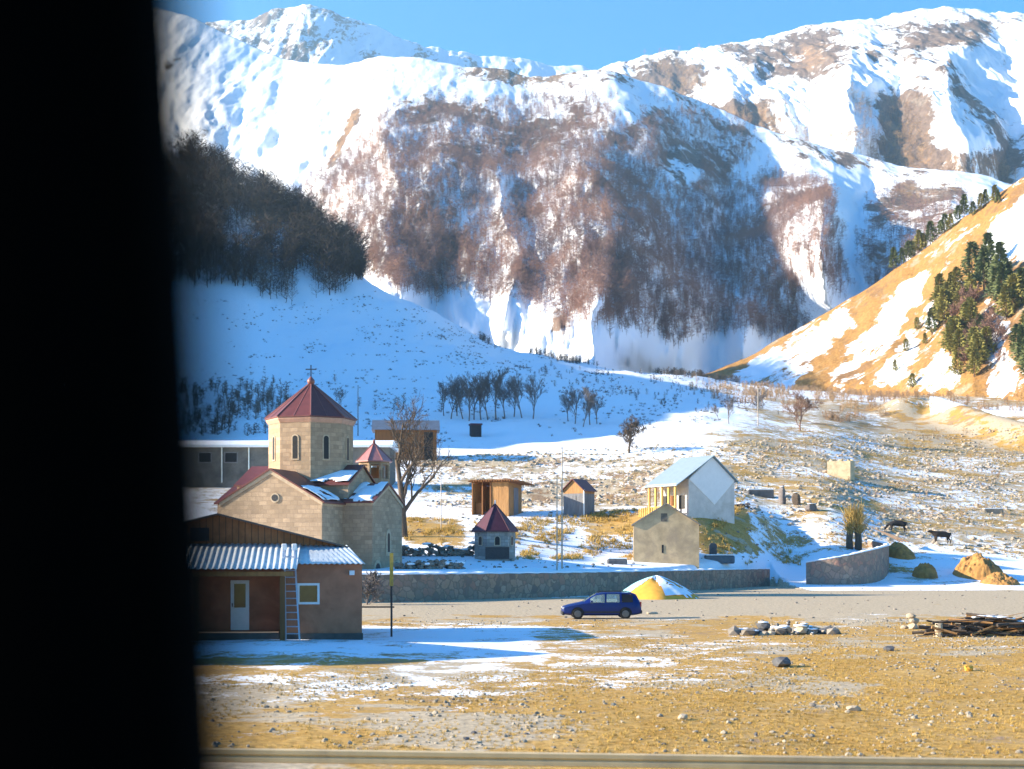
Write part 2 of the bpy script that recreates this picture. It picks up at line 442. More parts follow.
# ---------------------------------------------------------------- mountains
def mountain(name, cols, mat, nu, nv, px0, px1, gexp, spur, spur_d, relief, coverfn, seed, back=0.5, rag=3.0, bext=0.45):
    c = np.array(cols, float)
    px = np.linspace(px0, px1, nu)
    f = lambda k: gauss1(np.interp(px, c[:, 0], c[:, k])[None], nu / 110.0, 1)[0]
    db, yb, dc, yc = f(1), f(2), f(3), f(4)
    yc = yc + rag * fbm(px / 28, px * 0 + seed, 5, seed)
    t = np.linspace(0, 1, nv)[:, None]
    y = yb + (yc - yb) * t
    g = t ** gexp
    env = np.clip(1.15 - t ** 3, 0, 1)
    sp = spur(px[None] + 0 * t, t + 0 * px[None], y)
    d = db + (dc - db) * g - spur_d * env * sp
    X = (px[None] - 512) / F * d
    rz = 0
    for (wl, amp) in relief:
        n = fbm(X / wl + seed, d / (wl * 5.5), 6, seed + int(wl), 0.58)
        rz = rz + amp * (1 - 2 * np.abs(n))
    rz = rz * sstep(0, 0.1, t) * (0.35 + 0.65 * np.sin(np.pi * np.clip(t, 0, 1)))
    Z = CZ + (HZ - y) * d / F + rz
    # rear side falls away behind the crest
    nb = 26
    s = np.linspace(0, 1, nb + 1)[1:, None]
    d2 = d[-1] + s * dc * bext
    X2 = (px[None] - 512) / F * d2
    Z2 = Z[-1] - back * (d2 - d[-1]) * (0.3 + 0.7 * s) + 0.5 * relief[0][1] * fbm(X2 / relief[0][0], d2 / relief[0][0], 4, seed) * np.minimum(1, s * 3)
    Xa = np.concatenate([X, X2]); Ya = np.concatenate([d, d2]); Za = np.concatenate([Z, Z2])
    # foot: a skirt down to below the valley
    Xs = X[:1]; Ys = d[:1] - 2; Zs = Z[:1] * 0 - 5
    Xa = np.concatenate([Xs, Xa]); Ya = np.concatenate([Ys, Ya]); Za = np.concatenate([Zs, Za])
    o = np_mesh(name, np.stack([Xa, Ya, Za], -1).reshape(-1, 3), grid_faces(nu, len(Xa)), mat)
    pxa = PX(Xa, Ya); pya = PY(Za, Ya)
    ta = np.concatenate([[0], np.linspace(0, 1, nv), np.full(nb, 1.0)])[:, None] + 0 * Xa
    set_cover(o, coverfn(pxa, pya, ta, Xa, Ya).reshape(-1, 3)); struct(o)
    return dict(o=o, X=X, Y=d, Z=Z, px=px, t=t)

M_mount = terrain_mat('mountain_snow', (0.33, 0.20, 0.10), (0.30, 0.19, 0.12), (0.17, 0.12, 0.09), (0.24, 0.19, 0.15), fine=0.06, patch=0.11, contrast=0.2, bumpd=2.5, stretch=(1, 0.22, 0.45))
def spur1(px, t, y):
    w_ = px + 26 * fbm(px / 90, y / 70, 3, 77)
    p = np.interp(w_, [150, 220, 300, 390, 450, 520, 600, 640, 715, 760, 828, 868, 905, 945, 1000, 1100],
                  [-0.2, 0.1, 0.55, 1.1, 0.85, 0.80, 1.0, 0.5, -0.25, 0.05, 0.95, 0.1, 0.3, 0.6, 0.1, 0.3])
    low = 1 - sstep(0.10, 0.26, t)
    q = np.interp(px, [400, 470, 522, 545, 585, 634, 662, 690, 705, 740, 760, 800], [0, 0.0, 0.38, 0.0, 0.05, 0.42, 0.0, 0.15, 0.05, 0.3, 0, 0])
    rid = 1 - np.abs(fbm(w_ / 60, y / 150, 4, 78))
    up = sstep(0.0, 0.5, t); up = up + (1 - up) * 0.8 * (1 - sstep(700, 800, px))
    return up * (p * 0.9 + 0.22 * rid + 0.10 * fbm(px / 22, y / 40, 4, 79)) + 0.30 * low * q * sstep(0, 0.07, t)
def cover1(px, y, t, X, Y):
    n = fbm(X / 120, Y / 120, 4, 91)
    s = 0.80 + 0.16 * n + 0.12 * fbm(X / 35, Y / 160, 4, 92)
    crest = sstep(0.86, 1.0, t)
    s -= 0.22 * crest * sstep(380, 460, px)
    fr = poly_w(px, y, FOREST_A, 5, 6, 14, 1)
    s -= 0.20 * fr
    s -= 0.5 * np.exp(-(((px - 345) - (135 - y) * 0.5) / 7) ** 2) * sstep(100, 115, y) * (1 - sstep(165, 180, y))
    s += 0.1 * (1 - sstep(0.15, 0.25, t))
    s -= 0.25 * poly_w(px, y, FOREST_B, 5, 6, 14, 2)
    c = np.zeros(px.shape + (3,)); c[..., 0] = s; c[..., 1] = 0.3; c[..., 2] = 0.4 + 0.25 * fr
    return c
FOREST_A = [(284, 218), (312, 182), (352, 146), (395, 112), (440, 98), (500, 106), (545, 94), (600, 98), (618, 130), (640, 122), (650, 106),
            (700, 110), (745, 124), (752, 160), (728, 172), (745, 195), (768, 172), (800, 168), (828, 200), (838, 250), (846, 290), (812, 330),
            (760, 342), (735, 330), (705, 338), (672, 350), (650, 336), (622, 326), (585, 330), (555, 332), (520, 296), (490, 300), (455, 292), (420, 300), (380, 285), (345, 250), (318, 225)]
FOREST_B = [(868, 205), (905, 180), (958, 186), (968, 200), (940, 235), (905, 282), (872, 300), (862, 250)]
m1cols = [(-300, 1500, 360, 2700, -20), (0, 1350, 360, 2500, -10), (120, 1280, 360, 2400, 5), (185, 1220, 355, 2330, 18), (230, 1180, 355, 2270, 42), (290, 1130, 355, 2180, 66), (340, 1090, 355, 2080, 74),
          (375, 1060, 352, 2020, 64), (430, 1030, 350, 1960, 66), (480, 1000, 352, 1920, 72), (540, 970, 362, 1880, 78), (590, 950, 368, 1850, 70), (640, 930, 372, 1820, 88),
          (700, 900, 376, 1790, 102), (760, 880, 378, 1740, 128), (830, 860, 380, 1660, 150), (900, 840, 380, 1560, 171), (960, 820, 380, 1470, 181), (1010, 800, 382, 1400, 190),
          (1100, 760, 384, 1250, 215), (1400, 720, 388, 1050, 270)]
MT1 = mountain('mountain', m1cols, M_mount, 900, 330, -120, 1380, 1.35, spur1, 330, [(260, 24), (70, 7)], cover1, 3, rag=2.5)

def spur2(px, t, y):
    w_ = px + 20 * fbm(px / 80, y / 60, 3, 177)
    return np.interp(w_, [540, 620, 680, 730, 800, 850, 900, 950, 1000, 1100], [0.2, 0.5, 0.1, 0.6, 0.3, 0.9, 0.35, 0.8, 0.2, 0.6]) + 0.3 * (1 - np.abs(fbm(w_ / 50, y / 90, 4, 178)))
def cover2(px, y, t, X, Y):
    n = fbm(X / 160, Y / 700, 5, 191)
    s = 0.66 + 0.34 * n + 0.1 * fbm(X / 50, Y / 200, 4, 192)
    s -= 0.42 * box_w(px, y, 640, 700, 60, 130, 25, 20) + 0.40 * box_w(px, y, 700, 790, 105, 150, 30, 15) + 0.5 * box_w(px, y, 880, 930, 95, 175, 14, 20)
    s -= 0.35 * box_w(px, y, 930, 1010, 150, 185, 20, 8) + 0.3 * box_w(px, y, 900, 1000, 22, 45, 30, 8) + 0.3 * box_w(px, y, 790, 850, 40, 75, 25, 15)
    c = np.zeros(px.shape + (3,)); c[..., 0] = s; c[..., 1] = 0.25; c[..., 2] = 0.55
    return c
m2cols = [(400, 2500, 260, 3500, 129), (520, 2400, 260, 3400, 99), (580, 2350, 260, 3350, 85), (620, 2300, 260, 3300, 67), (680, 2250, 260, 3250, 59), (750, 2150, 260, 3150, 52), (800, 2100, 260, 3080, 39),
          (850, 2000, 260, 3000, 31), (890, 1950, 260, 2950, 21), (915, 1900, 260, 2900, 14), (940, 1880, 260, 2870, 19), (1000, 1800, 260, 2800, 23), (1060, 1750, 260, 2700, 33), (1200, 1650, 260, 2500, 79), (1500, 1600, 260, 2300, 139)]
MT2 = mountain('mountain', m2cols, M_mount, 860, 300, 410, 1480, 1.25, spur2, 330, [(420, 50), (130, 26), (45, 9)], cover2, 13, rag=3.5)
def spur3(px, t, y): return 0.5 * (1 - np.abs(fbm(px / 70, y / 90, 4, 278)))
def cover3(px, y, t, X, Y):
    c = np.zeros(px.shape + (3,)); c[..., 0] = 0.62 + 0.36 * fbm(X / 160, Y / 700, 5, 291); c[..., 1] = 0.2; c[..., 2] = 0.5
    return c
m3cols = [(-300, 3900, 200, 5000, 68), (60, 3900, 200, 5000, 48), (170, 3900, 200, 5000, 36), (210, 3900, 200, 5000, 26), (250, 3900, 200, 5000, 24), (285, 3900, 200, 5000, 14), (302, 3900, 200, 5000, 9), (330, 3900, 200, 5000, 17),
          (380, 4000, 200, 5100, 36), (430, 4100, 200, 5200, 54), (480, 4200, 200, 5300, 62), (540, 4300, 200, 5400, 70), (580, 4300, 200, 5500, 72), (640, 4300, 200, 5500, 92), (800, 4300, 200, 5500, 138)]
MT3 = mountain('mountain', m3cols, M_mount, 400, 150, 110, 780, 1.2, spur3, 300, [(420, 60), (120, 24), (40, 8)], cover3, 23, rag=5.0, bext=0.2)

# ochre hill on the right
M_hill = terrain_mat('dry_hill', (0.38, 0.19, 0.055), (0.43, 0.25, 0.08), (0.24, 0.135, 0.06), (0.34, 0.26, 0.16), fine=0.2, patch=0.3, contrast=0.18, bumpd=0.8)
def spurR(px, t, y):
    return 0.5 * fbm(px / 70, y / 120, 3, 378) + 0.15 * fbm(px / 20, y / 40, 3, 379)
def coverR(px, y, t, X, Y):
    s = 0.29 + 0.22 * fbm(X / 12, Y / 30, 4, 391)
    s += 0.36 * poly_w(px, y, [(820, 390), (905, 277), (930, 272), (925, 300), (870, 372), (850, 392)], 5, 9, 12)
    s += 0.30 * poly_w(px, y, [(868, 390), (935, 295), (948, 298), (905, 370), (890, 388)], 5, 9, 12)
    s += 0.36 * poly_w(px, y, [(700, 400), (740, 368), (800, 336), (850, 308), (855, 318), (800, 375), (780, 400)], 5, 9, 12)
    s += 0.42 * poly_w(px, y, [(975, 252), (1024, 195), (1120, 130), (1120, 260), (1024, 262), (995, 260)], 5, 9, 12)
    s += 0.30 * poly_w(px, y, [(905, 392), (945, 345), (970, 392)], 5, 9, 12)
    s += 0.34 * poly_w(px, y, [(985, 392), (988, 300), (1003, 300), (1015, 392)], 5, 9, 12)
    c = np.zeros(px.shape + (3,)); c[..., 0] = s; c[..., 1] = 0.25; c[..., 2] = 0.33 + 0.2 * sstep(960, 1000, px)
    return c
mrcols = [(640, 640, 392, 660, 384), (700, 600, 390, 640, 378), (740, 570, 390, 635, 362), (800, 540, 391, 630, 330), (830, 520, 392, 622, 312), (880, 490, 394, 610, 281), (930, 460, 396, 598, 246),
          (960, 440, 397, 590, 222), (1000, 420, 398, 575, 196), (1024, 405, 400, 565, 180), (1100, 375, 402, 540, 130), (1400, 330, 410, 480, -40)]
MTR = mountain('hill', mrcols, M_hill, 420, 200, 650, 1390, 1.05, spurR, 25, [(60, 3.0), (16, 0.8)], coverR, 33, rag=2.0, back=0.35)
def at_mount(M, px, t):
    """point on a mountain's face for picture column px, height share t"""
    a = np.clip(np.interp(px, M['px'], np.arange(len(M['px']))), 0, len(M['px']) - 1.001)
    b = np.clip(np.asarray(t, float) * (len(M['t']) - 1), 0, len(M['t']) - 1.001)
    i = a.astype(int); j = b.astype(int); fa = a - i; fb = b - j
    g = lambda A: (A[j, i] * (1 - fa) + A[j, i + 1] * fa) * (1 - fb) + (A[j + 1, i] * (1 - fa) + A[j + 1, i + 1] * fa) * fb
    return np.stack([g(M['X']), g(M['Y']), g(M['Z'])], -1)

# ---------------------------------------------------------------- distant bare woods
def far_tree_templates(n, seed, branches=26, twigs=2, width=0.011, spread=0.9, low=0.18):
    r = np.random.default_rng(seed); out = []
    for _ in range(n):
        tris = []
        def blade(a, b, w_):
            dr = b - a; sd = np.cross(dr, r.normal(size=3)); sd /= np.linalg.norm(sd) + 1e-9
            tris.append([a - sd * w_, a + sd * w_, b])
        top = np.array([r.normal() * 0.05, r.normal() * 0.05, 1.0])
        blade(np.zeros(3), top, width * 1.3); blade(np.zeros(3), top, width * 1.3)
        for _b in range(branches):
            h = low + (0.92 - low) * r.random()
            a = top * h
            az = r.random() * 6.283; up = 0.5 + 0.7 * r.random()
            dr = np.array([math.cos(az) * spread, math.sin(az) * spread, up]); dr /= np.linalg.norm(dr)
            b = a + dr * (0.34 - 0.2 * h) * (0.6 + 0.8 * r.random())
            blade(a, b, width * 0.75)
            for _t in range(twigs):
                f = 0.3 + 0.6 * r.random(); q = a + (b - a) * f
                dd = dr + r.normal(size=3) * 0.5; dd /= np.linalg.norm(dd)
                blade(q, q + dd * 0.11, width * 0.55)
        out.append(np.array(tris))
    return out
def far_wood(name, pts, heights, temps, mat, seed):
    r = np.random.default_rng(seed)
    k = r.integers(0, len(temps), len(pts)); rot = r.random(len(pts)) * 6.283
    vs = []
    for q, T in enumerate(temps):
        idx = np.where(k == q)[0]
        if not len(idx): continue
        T = T.reshape(-1, 3)
        c, s = np.cos(rot[idx])[:, None], np.sin(rot[idx])[:, None]
        wd = (0.85 + 0.5 * r.random(len(idx)))[:, None] * heights[idx][:, None]
        x = (T[None, :, 0] * c - T[None, :, 1] * s) * wd
        y = (T[None, :, 0] * s + T[None, :, 1] * c) * wd
        z = T[None, :, 2] * heights[idx][:, None] - 0.2
        vs.append((np.stack([x, y, z], -1) + pts[idx][:, None, :]).reshape(-1, 3))
    V = np.concatenate(vs)
    return struct(np_mesh(name, V, np.arange(len(V)).reshape(-1, 3), mat, smooth=False), 'stuff')
def twig_mat(name, a, b, sc=0.02):
    m, t, p = newmat(name)
    n = noise_node(t, sc, 3, 0.6, objco(t))
    t.links.new(ramp(t, n.outputs[0], [(0.35, a), (0.65, b)]), p.inputs['Base Color'])
    p.inputs['Roughness'].default_value = 0.95; p.inputs['Specular IOR Level'].default_value = 0.1
    return m
M_twig = twig_mat('bare_twigs', (0.20, 0.14, 0.135), (0.35, 0.205, 0.15))
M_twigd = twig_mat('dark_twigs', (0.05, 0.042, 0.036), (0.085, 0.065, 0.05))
M_bushd = twig_mat('grey_bush_twigs', (0.10, 0.085, 0.075), (0.16, 0.125, 0.10))
M_scrub = twig_mat('scrub_twigs', (0.30, 0.19, 0.12), (0.46, 0.31, 0.17))
tfar = far_tree_templates(12, 5, 30, 4, 0.0095, 1.9, 0.25)
def sample_wood(M, polys, n, dens, seed, tmax=1.0):
    r = np.random.default_rng(seed)
    px = r.uniform(290, 1020, n); t = r.uniform(0.02, tmax, n)
    P = at_mount(M, px, t)
    y = PY(P[:, 2], P[:, 1]); x = PX(P[:, 0], P[:, 1])
    x2 = x + 6 * fbm(x / 12, y / 12, 2, seed + 3); y2 = y + 6 * fbm(x / 12, y / 12, 2, seed + 4)
    wgt = np.zeros(n)
    for pl in polys: wgt = np.maximum(wgt, poly_w(x2, y2, pl, 9, 7, 16, seed))
    ok = r.random(n) < wgt
    ok &= np.hypot(x - 683, (y - 170) * 0.85) > 17 + 4 * r.random(n)
    ok &= r.random(n) < dens(x, y)
    return P[ok]
def densA(x, y):
    d = 0.80 + 0.6 * fbm(x / 24, y / 40, 4, 401)
    d -= 0.25 * box_w(x, y, 420, 520, 185, 245, 30, 15)
    d += 0.4 * box_w(x, y, 280, 440, 90, 310, 10, 10)
    d += 0.3 * box_w(x, y, 630, 740, 150, 320, 20, 20) + 0.25 * box_w(x, y, 400, 600, 95, 160, 30, 15)
    return np.clip(d, 0.06, 1)
PA = sample_wood(MT1, [FOREST_A], 44000, densA, 405)
far_wood('bare_forest', PA, np.random.default_rng(1).uniform(5, 10.5, len(PA)), tfar, M_twig, 410)
PB = sample_wood(MT1, [FOREST_B], 16000, lambda x, y: 0.55 + 0.6 * fbm(x / 25, y / 25, 3, 421), 425)
far_wood('bare_forest', PB, np.random.default_rng(2).uniform(6, 12, len(PB)), tfar, M_twig, 430)
print('wood', len(PA), len(PB))
# scrub on the far right mountain
P2 = sample_wood(MT2, [[(640, 60), (700, 60), (720, 110), (800, 112), (860, 95), (890, 120), (925, 95), (935, 180), (990, 160), (1024, 185), (860, 190), (700, 160), (640, 120)]], 14000,
                 lambda x, y: 0.5 + 0.9 * fbm(x / 30, y / 30, 3, 441), 445)
far_wood('hillside_scrub', P2, np.random.default_rng(3).uniform(8, 22, len(P2)), tfar, M_scrub, 450)
# dark wood on the shaded hill to the left
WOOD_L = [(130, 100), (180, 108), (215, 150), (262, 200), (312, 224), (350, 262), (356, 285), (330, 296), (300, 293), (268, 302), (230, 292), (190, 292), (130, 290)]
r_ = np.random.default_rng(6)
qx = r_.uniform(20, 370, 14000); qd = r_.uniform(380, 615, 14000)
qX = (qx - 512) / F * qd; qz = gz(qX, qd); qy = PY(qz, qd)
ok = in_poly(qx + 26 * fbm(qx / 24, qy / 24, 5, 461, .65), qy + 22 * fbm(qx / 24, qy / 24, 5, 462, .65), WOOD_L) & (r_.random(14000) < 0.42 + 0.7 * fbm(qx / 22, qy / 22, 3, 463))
PL_ = np.stack([qX, qd, qz], -1)[ok]
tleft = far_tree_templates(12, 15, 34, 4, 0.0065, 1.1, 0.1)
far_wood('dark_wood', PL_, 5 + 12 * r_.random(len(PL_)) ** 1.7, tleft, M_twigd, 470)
print('left wood', len(PL_))

# ---------------------------------------------------------------- building blocks
class MB:
    """collects shapes that become one mesh"""
    def __init__(s): s.v = []; s.f = []
    def add(s, vs, fs):
        n = len(s.v); s.v += [tuple(p) for p in vs]; s.f += [tuple(i + n for i in f) for f in fs]; return s
    def box(s, x0, x1, y0, y1, z0, z1):
        return s.add([(x, y, z) for z in (z0, z1) for y in (y0, y1) for x in (x0, x1)],
                     [(0, 2, 3, 1), (4, 5, 7, 6), (0, 1, 5, 4), (2, 6, 7, 3), (0, 4, 6, 2), (1, 3, 7, 5)])
    def obox(s, c, ax, ay, az, hx, hy, hz):
        c = Vector(c); ax, ay, az = Vector(ax), Vector(ay), Vector(az)
        return s.add([c + ax * (hx * i) + ay * (hy * j) + az * (hz * k) for k in (-1, 1) for j in (-1, 1) for i in (-1, 1)],
                     [(0, 2, 3, 1), (4, 5, 7, 6), (0, 1, 5, 4), (2, 6, 7, 3), (0, 4, 6, 2), (1, 3, 7, 5)])
    def beam(s, a, b, wd, th, up=(0, 0, 1)):
        a, b = Vector(a), Vector(b); d = (b - a); L = d.length; d.normalize(); u = Vector(up)
        if abs(d.dot(u)) > 0.98: u = Vector((0, 1, 0))
        sd = d.cross(u).normalized(); u = sd.cross(d).normalized()
        return s.obox((a + b) / 2, d, sd, u, L / 2, wd / 2, th / 2)
    def prism(s, poly, a, b):
        """extrude a polygon given as 3-D points (list) by vector b-a offsets"""
        n = len(poly); A = [Vector(p) + Vector(a) for p in poly]; B = [Vector(p) + Vector(b) for p in poly]
        return s.add(A + B, [tuple(range(n))[::-1], tuple(range(n, 2 * n))] + [(i, (i + 1) % n, n + (i + 1) % n, n + i) for i in range(n)])
    def tube(s, pts, rad, n=6, cap=True):
        pts = [Vector(p) for p in pts]
        if isinstance(rad, (int, float)): rad = [rad] * len(pts)
        base = len(s.v); prev = None
        for i, p in enumerate(pts):
            d = (pts[min(i + 1, len(pts) - 1)] - pts[max(i - 1, 0)]).normalized()
            if prev is None:
                u = Vector((0, 0, 1)) if abs(d.z) < 0.9 else Vector((1, 0, 0))
                sd = d.cross(u).normalized()
            else:
                sd = (prev - d * prev.dot(d)).normalized()
            prev = sd; up = sd.cross(d)
            for k in range(n):
                a = 2 * math.pi * k / n
                s.v.append(tuple(p + (sd * math.cos(a) + up * math.sin(a)) * rad[i]))
        for i in range(len(pts) - 1):
            for k in range(n):
                a = base + i * n + k; b = base + i * n + (k + 1) % n
                s.f.append((a, b, b + n, a + n))
        if cap:
            s.f.append(tuple(base + k for k in range(n))[::-1]); s.f.append(tuple(base + (len(pts) - 1) * n + k for k in range(n)))
        return s
    def ring(s, levels, n, cx=0, cy=0, rot=0.0, cap=True):
        """stack of (radius, z) levels round a vertical axis"""
        b = len(s.v)
        for r, z in levels:
            for k in range(n):
                a = rot + 2 * math.pi * k / n
                s.v.append((cx + r * math.cos(a), cy + r * math.sin(a), z))
        for i in range(len(levels) - 1):
            for k in range(n):
                p = b + i * n + k; q = b + i * n + (k + 1) % n
                s.f.append((p, q, q + n, p + n))
        if cap:
            s.f.append(tuple(b + k for k in range(n))[::-1]); s.f.append(tuple(b + (len(levels) - 1) * n + k for k in range(n)))
        return s
    def rock(s, c, r, seed, sub=1, flat=0.7, rough=0.3):
        V, Fc = ICO[sub]
        rr = random.Random(seed)
        ax = [r[i] if isinstance(r, (tuple, list)) else r * (1 if i < 2 else flat) for i in range(3)]
        a = rr.random() * 6.28; ca, sa = math.cos(a), math.sin(a)
        pl = [(Vector((rr.gauss(0, 1), rr.gauss(0, 1), rr.gauss(0, 1))).normalized(), rr.uniform(0.55, 0.9)) for _ in range(7)]
        out = []
        for v in V:
            v = Vector(v); k = 1 + rough * (rr.random() - 0.5)
            for nrm, dd in pl:
                h = v.dot(nrm)
                if h > dd: k = min(k, dd / h)
            v = v * k
            x, y, z = v.x * ax[0], v.y * ax[1], v.z * ax[2]
            out.append((c[0] + x * ca - y * sa, c[1] + x * sa + y * ca, c[2] + z))
        return s.add(out, Fc)
    def build(s, name, mat, parent=None, smooth=False, bevel=0.0):
        me = bpy.data.meshes.new(name); me.from_pydata(s.v, [], s.f); me.update()
        if smooth: me.polygons.foreach_set('use_smooth', [True] * len(me.polygons))
        me.materials.append(mat)
        o = link(bpy.data.objects.new(name, me), parent)
        if bevel:
            b = o.modifiers.new('bevel', 'BEVEL'); b.width = bevel; b.segments = 2; b.limit_method = 'ANGLE'
        return o
def _ico():
    import bmesh
    out = {}
    for k in (1, 2, 3):
        bm = bmesh.new(); bmesh.ops.create_icosphere(bm, subdivisions=k, radius=1)
        bm.verts.ensure_lookup_table(); out[k] = ([tuple(v.co) for v in bm.verts], [tuple(v.index for v in f.verts) for f in bm.faces]); bm.free()
    return out
ICO = _ico()
def tag(o, label, cat, group=None):
    o['label'] = label; o['category'] = cat
    if group: o['group'] = group
    return o
def thing(name, label, cat, loc=(0, 0, 0), rz=0.0, group=None):
    o = bpy.data.objects.new(name, None); COL.objects.link(o)
    o.empty_display_size = 0.3
    o.location = loc; o.rotation_euler = (0, 0, rz)
    return tag(o, label, cat, group)
def dup(root, loc, rz=0.0, sc=1.0, label=None, group=None):
    c = root.copy(); COL.objects.link(c); c.location = loc; c.rotation_euler = (0, 0, rz)
    c.scale = sc if isinstance(sc, tuple) else (sc, sc, sc)
    if label: c['label'] = label
    if group: c['group'] = group
    for ch in list(root.children):
        a = ch.copy(); COL.objects.link(a); a.parent = c
        for g in list(ch.children):
            b = g.copy(); COL.objects.link(b); b.parent = a
    return c

# ---------------------------------------------------------------- shared materials
M_snow = plain('snow', SNOWC, 0.75, 0.05, 2.0, bmp=0.5, spec=0.2)
M_stone = masonry('church_stone', (0.41, 0.295, 0.195), (0.32, 0.23, 0.155), 0.62, 0.32, 0.22, 0.018, (0.22, 0.16, 0.11))
M_trim = plain('cornice_stone', (0.46, 0.36, 0.25), 0.9, 0.25, 4)
M_redroof = plain('red_sheet_roof', (0.135, 0.036, 0.032), 0.5, 0.22, 2.5, 0.15, 0.05, 0.5, streak=True)
M_redseam = plain('red_roof_seam', (0.22, 0.08, 0.065), 0.45, 0.15, 4, 0.2, 0, 0.5)
M_pinkroof = plain('pink_roof', (0.40, 0.17, 0.16), 0.45, 0.2, 3, 0.1, 0.05, 0.5)  # one pink for every facet of the tower roof
M_purproof = plain('maroon_roof', (0.075, 0.02, 0.035), 0.6, 0.25, 3, 0.1, 0.05, 0.4, streak=True)
M_dark = plain('dark_opening', (0.012, 0.012, 0.014), 0.5, 0.3, 5, bmp=0)
M_iron = plain('dark_iron', (0.05, 0.05, 0.055), 0.5, 0.3, 8, 0.6)
M_wallstone = rubble('wall_stones', [(0.34, 0.235, 0.18), (0.40, 0.215, 0.16), (0.46, 0.33, 0.245), (0.20, 0.155, 0.14), (0.47, 0.30, 0.205), (0.30, 0.23, 0.18)], 1.8)
M_fieldstone = plain('field_stone', (0.22, 0.19, 0.155), 0.95, 0.45, 1.4, bmp=0.5)
M_wood = plain('raw_boards', (0.36, 0.19, 0.075), 0.85, 0.35, 6, streak=True)
M_woodgrey = plain('grey_boards', (0.19, 0.185, 0.19), 0.9, 0.3, 6, streak=True)
M_timber = plain('brown_timber', (0.20, 0.085, 0.03), 0.8, 0.3, 5, streak=True)
M_galv = plain('galvanised_sheet', (0.68, 0.72, 0.72), 0.42, 0.14, 2.5, 0.35, 0.05, 0.5)
M_white = plain('white_paint', (0.74, 0.74, 0.73), 0.5, 0.07, 6, bmp=0.03)
M_glass = plain('window_glass', (0.055, 0.055, 0.03), 0.08, 0.3, 2.5, bmp=0, spec=0.6)

# ---------------------------------------------------------------- vehicle door pillar at the picture's left edge
M_black = plain('black_trim', (0.0015, 0.0015, 0.0015), 0.9, 0.1, 20, bmp=0, spec=0.0)
M_seal = plain('black_rubber', (0.006, 0.006, 0.006), 0.9, 0.1, 20, bmp=0, spec=0.05)
def pillar_x(z): return -0.0907 + (CZ - z) * 0.062           # leaning edge, 0.40 m from the eye
pl = thing('vehicle_pillar', 'black out-of-focus window pillar of the vehicle the picture is taken from', 'vehicle pillar', (0, 0.42, CZ - 0.5))
b = MB(); n = 24
rows = []
for i in range(n + 1):
    z = -0.1 + 1.1 * i / n
    e = pillar_x(z + CZ - 0.5) - 0.008
    rows.append([(-0.62, -0.05, z), (e - 0.03, -0.055, z), (e - 0.008, -0.045, z), (e, -0.02, z), (e - 0.004, 0.03, z), (e - 0.03, 0.05, z), (-0.62, 0.06, z)])
vs = [p for r in rows for p in r]; k = 7
fs = [(i * k + j, i * k + (j + 1) % k, (i + 1) * k + (j + 1) % k, (i + 1) * k + j) for i in range(n) for j in range(k)]
fs += [tuple(range(k))[::-1], tuple(n * k + j for j in range(k))]
b.add(vs, fs).build('trim_panel', M_black, pl, smooth=False)
MB().tube([(pillar_x(-0.1 + 1.1 * i / 12 + CZ - 0.5) - 0.004, 0.012, -0.1 + 1.1 * i / 12) for i in range(13)], 0.009, 8).build('window_seal', M_seal, pl, smooth=True)

# ---------------------------------------------------------------- long rail beside the road the picture is taken from
M_rail = plain('tan_rail', (0.52, 0.40, 0.23), 0.6, 0.2, 1.2, bmp=0.1, stain=(0.36, 0.28, 0.18))
rl = thing('roadside_rail', 'long tan metal guard rail running along the lower edge of the meadow', 'guard rail', (0, 19, 0))
b = MB(); prof = [(0.0, -0.095), (-0.05, -0.08), (-0.05, -0.025), (-0.015, 0.0), (-0.05, 0.025), (-0.05, 0.08), (0.0, 0.095)]
xs = np.linspace(-16, 16, 65)
def rail_c(x): 
    px = PX(x, 19); y = 757.5 + (px - 512) * 0.0135
    return CZ + (HZ - y - 1.5) * 19 / F
vs = []; 
for x in xs:
    zc_ = rail_c(x)
    vs += [(x, py, zc_ + pz) for py, pz in prof] + [(x, py + 0.006, zc_ + pz) for py, pz in reversed(prof)]
k = 14
b.add(vs, [(i * k + j, i * k + (j + 1) % k, (i + 1) * k + (j + 1) % k, (i + 1) * k + j) for i in range(64) for j in range(k)])
b.build('rail_beam', M_rail, rl)
for x in (-13.5, -6.0, 8.6, 15.5):
    z = rail_c(x); g = gz(x, 19.1)
    MB().box(x - 0.05, x + 0.05, 0.012, 0.12, g - 0.4, z + 0.08).build('post', M_rail, rl)

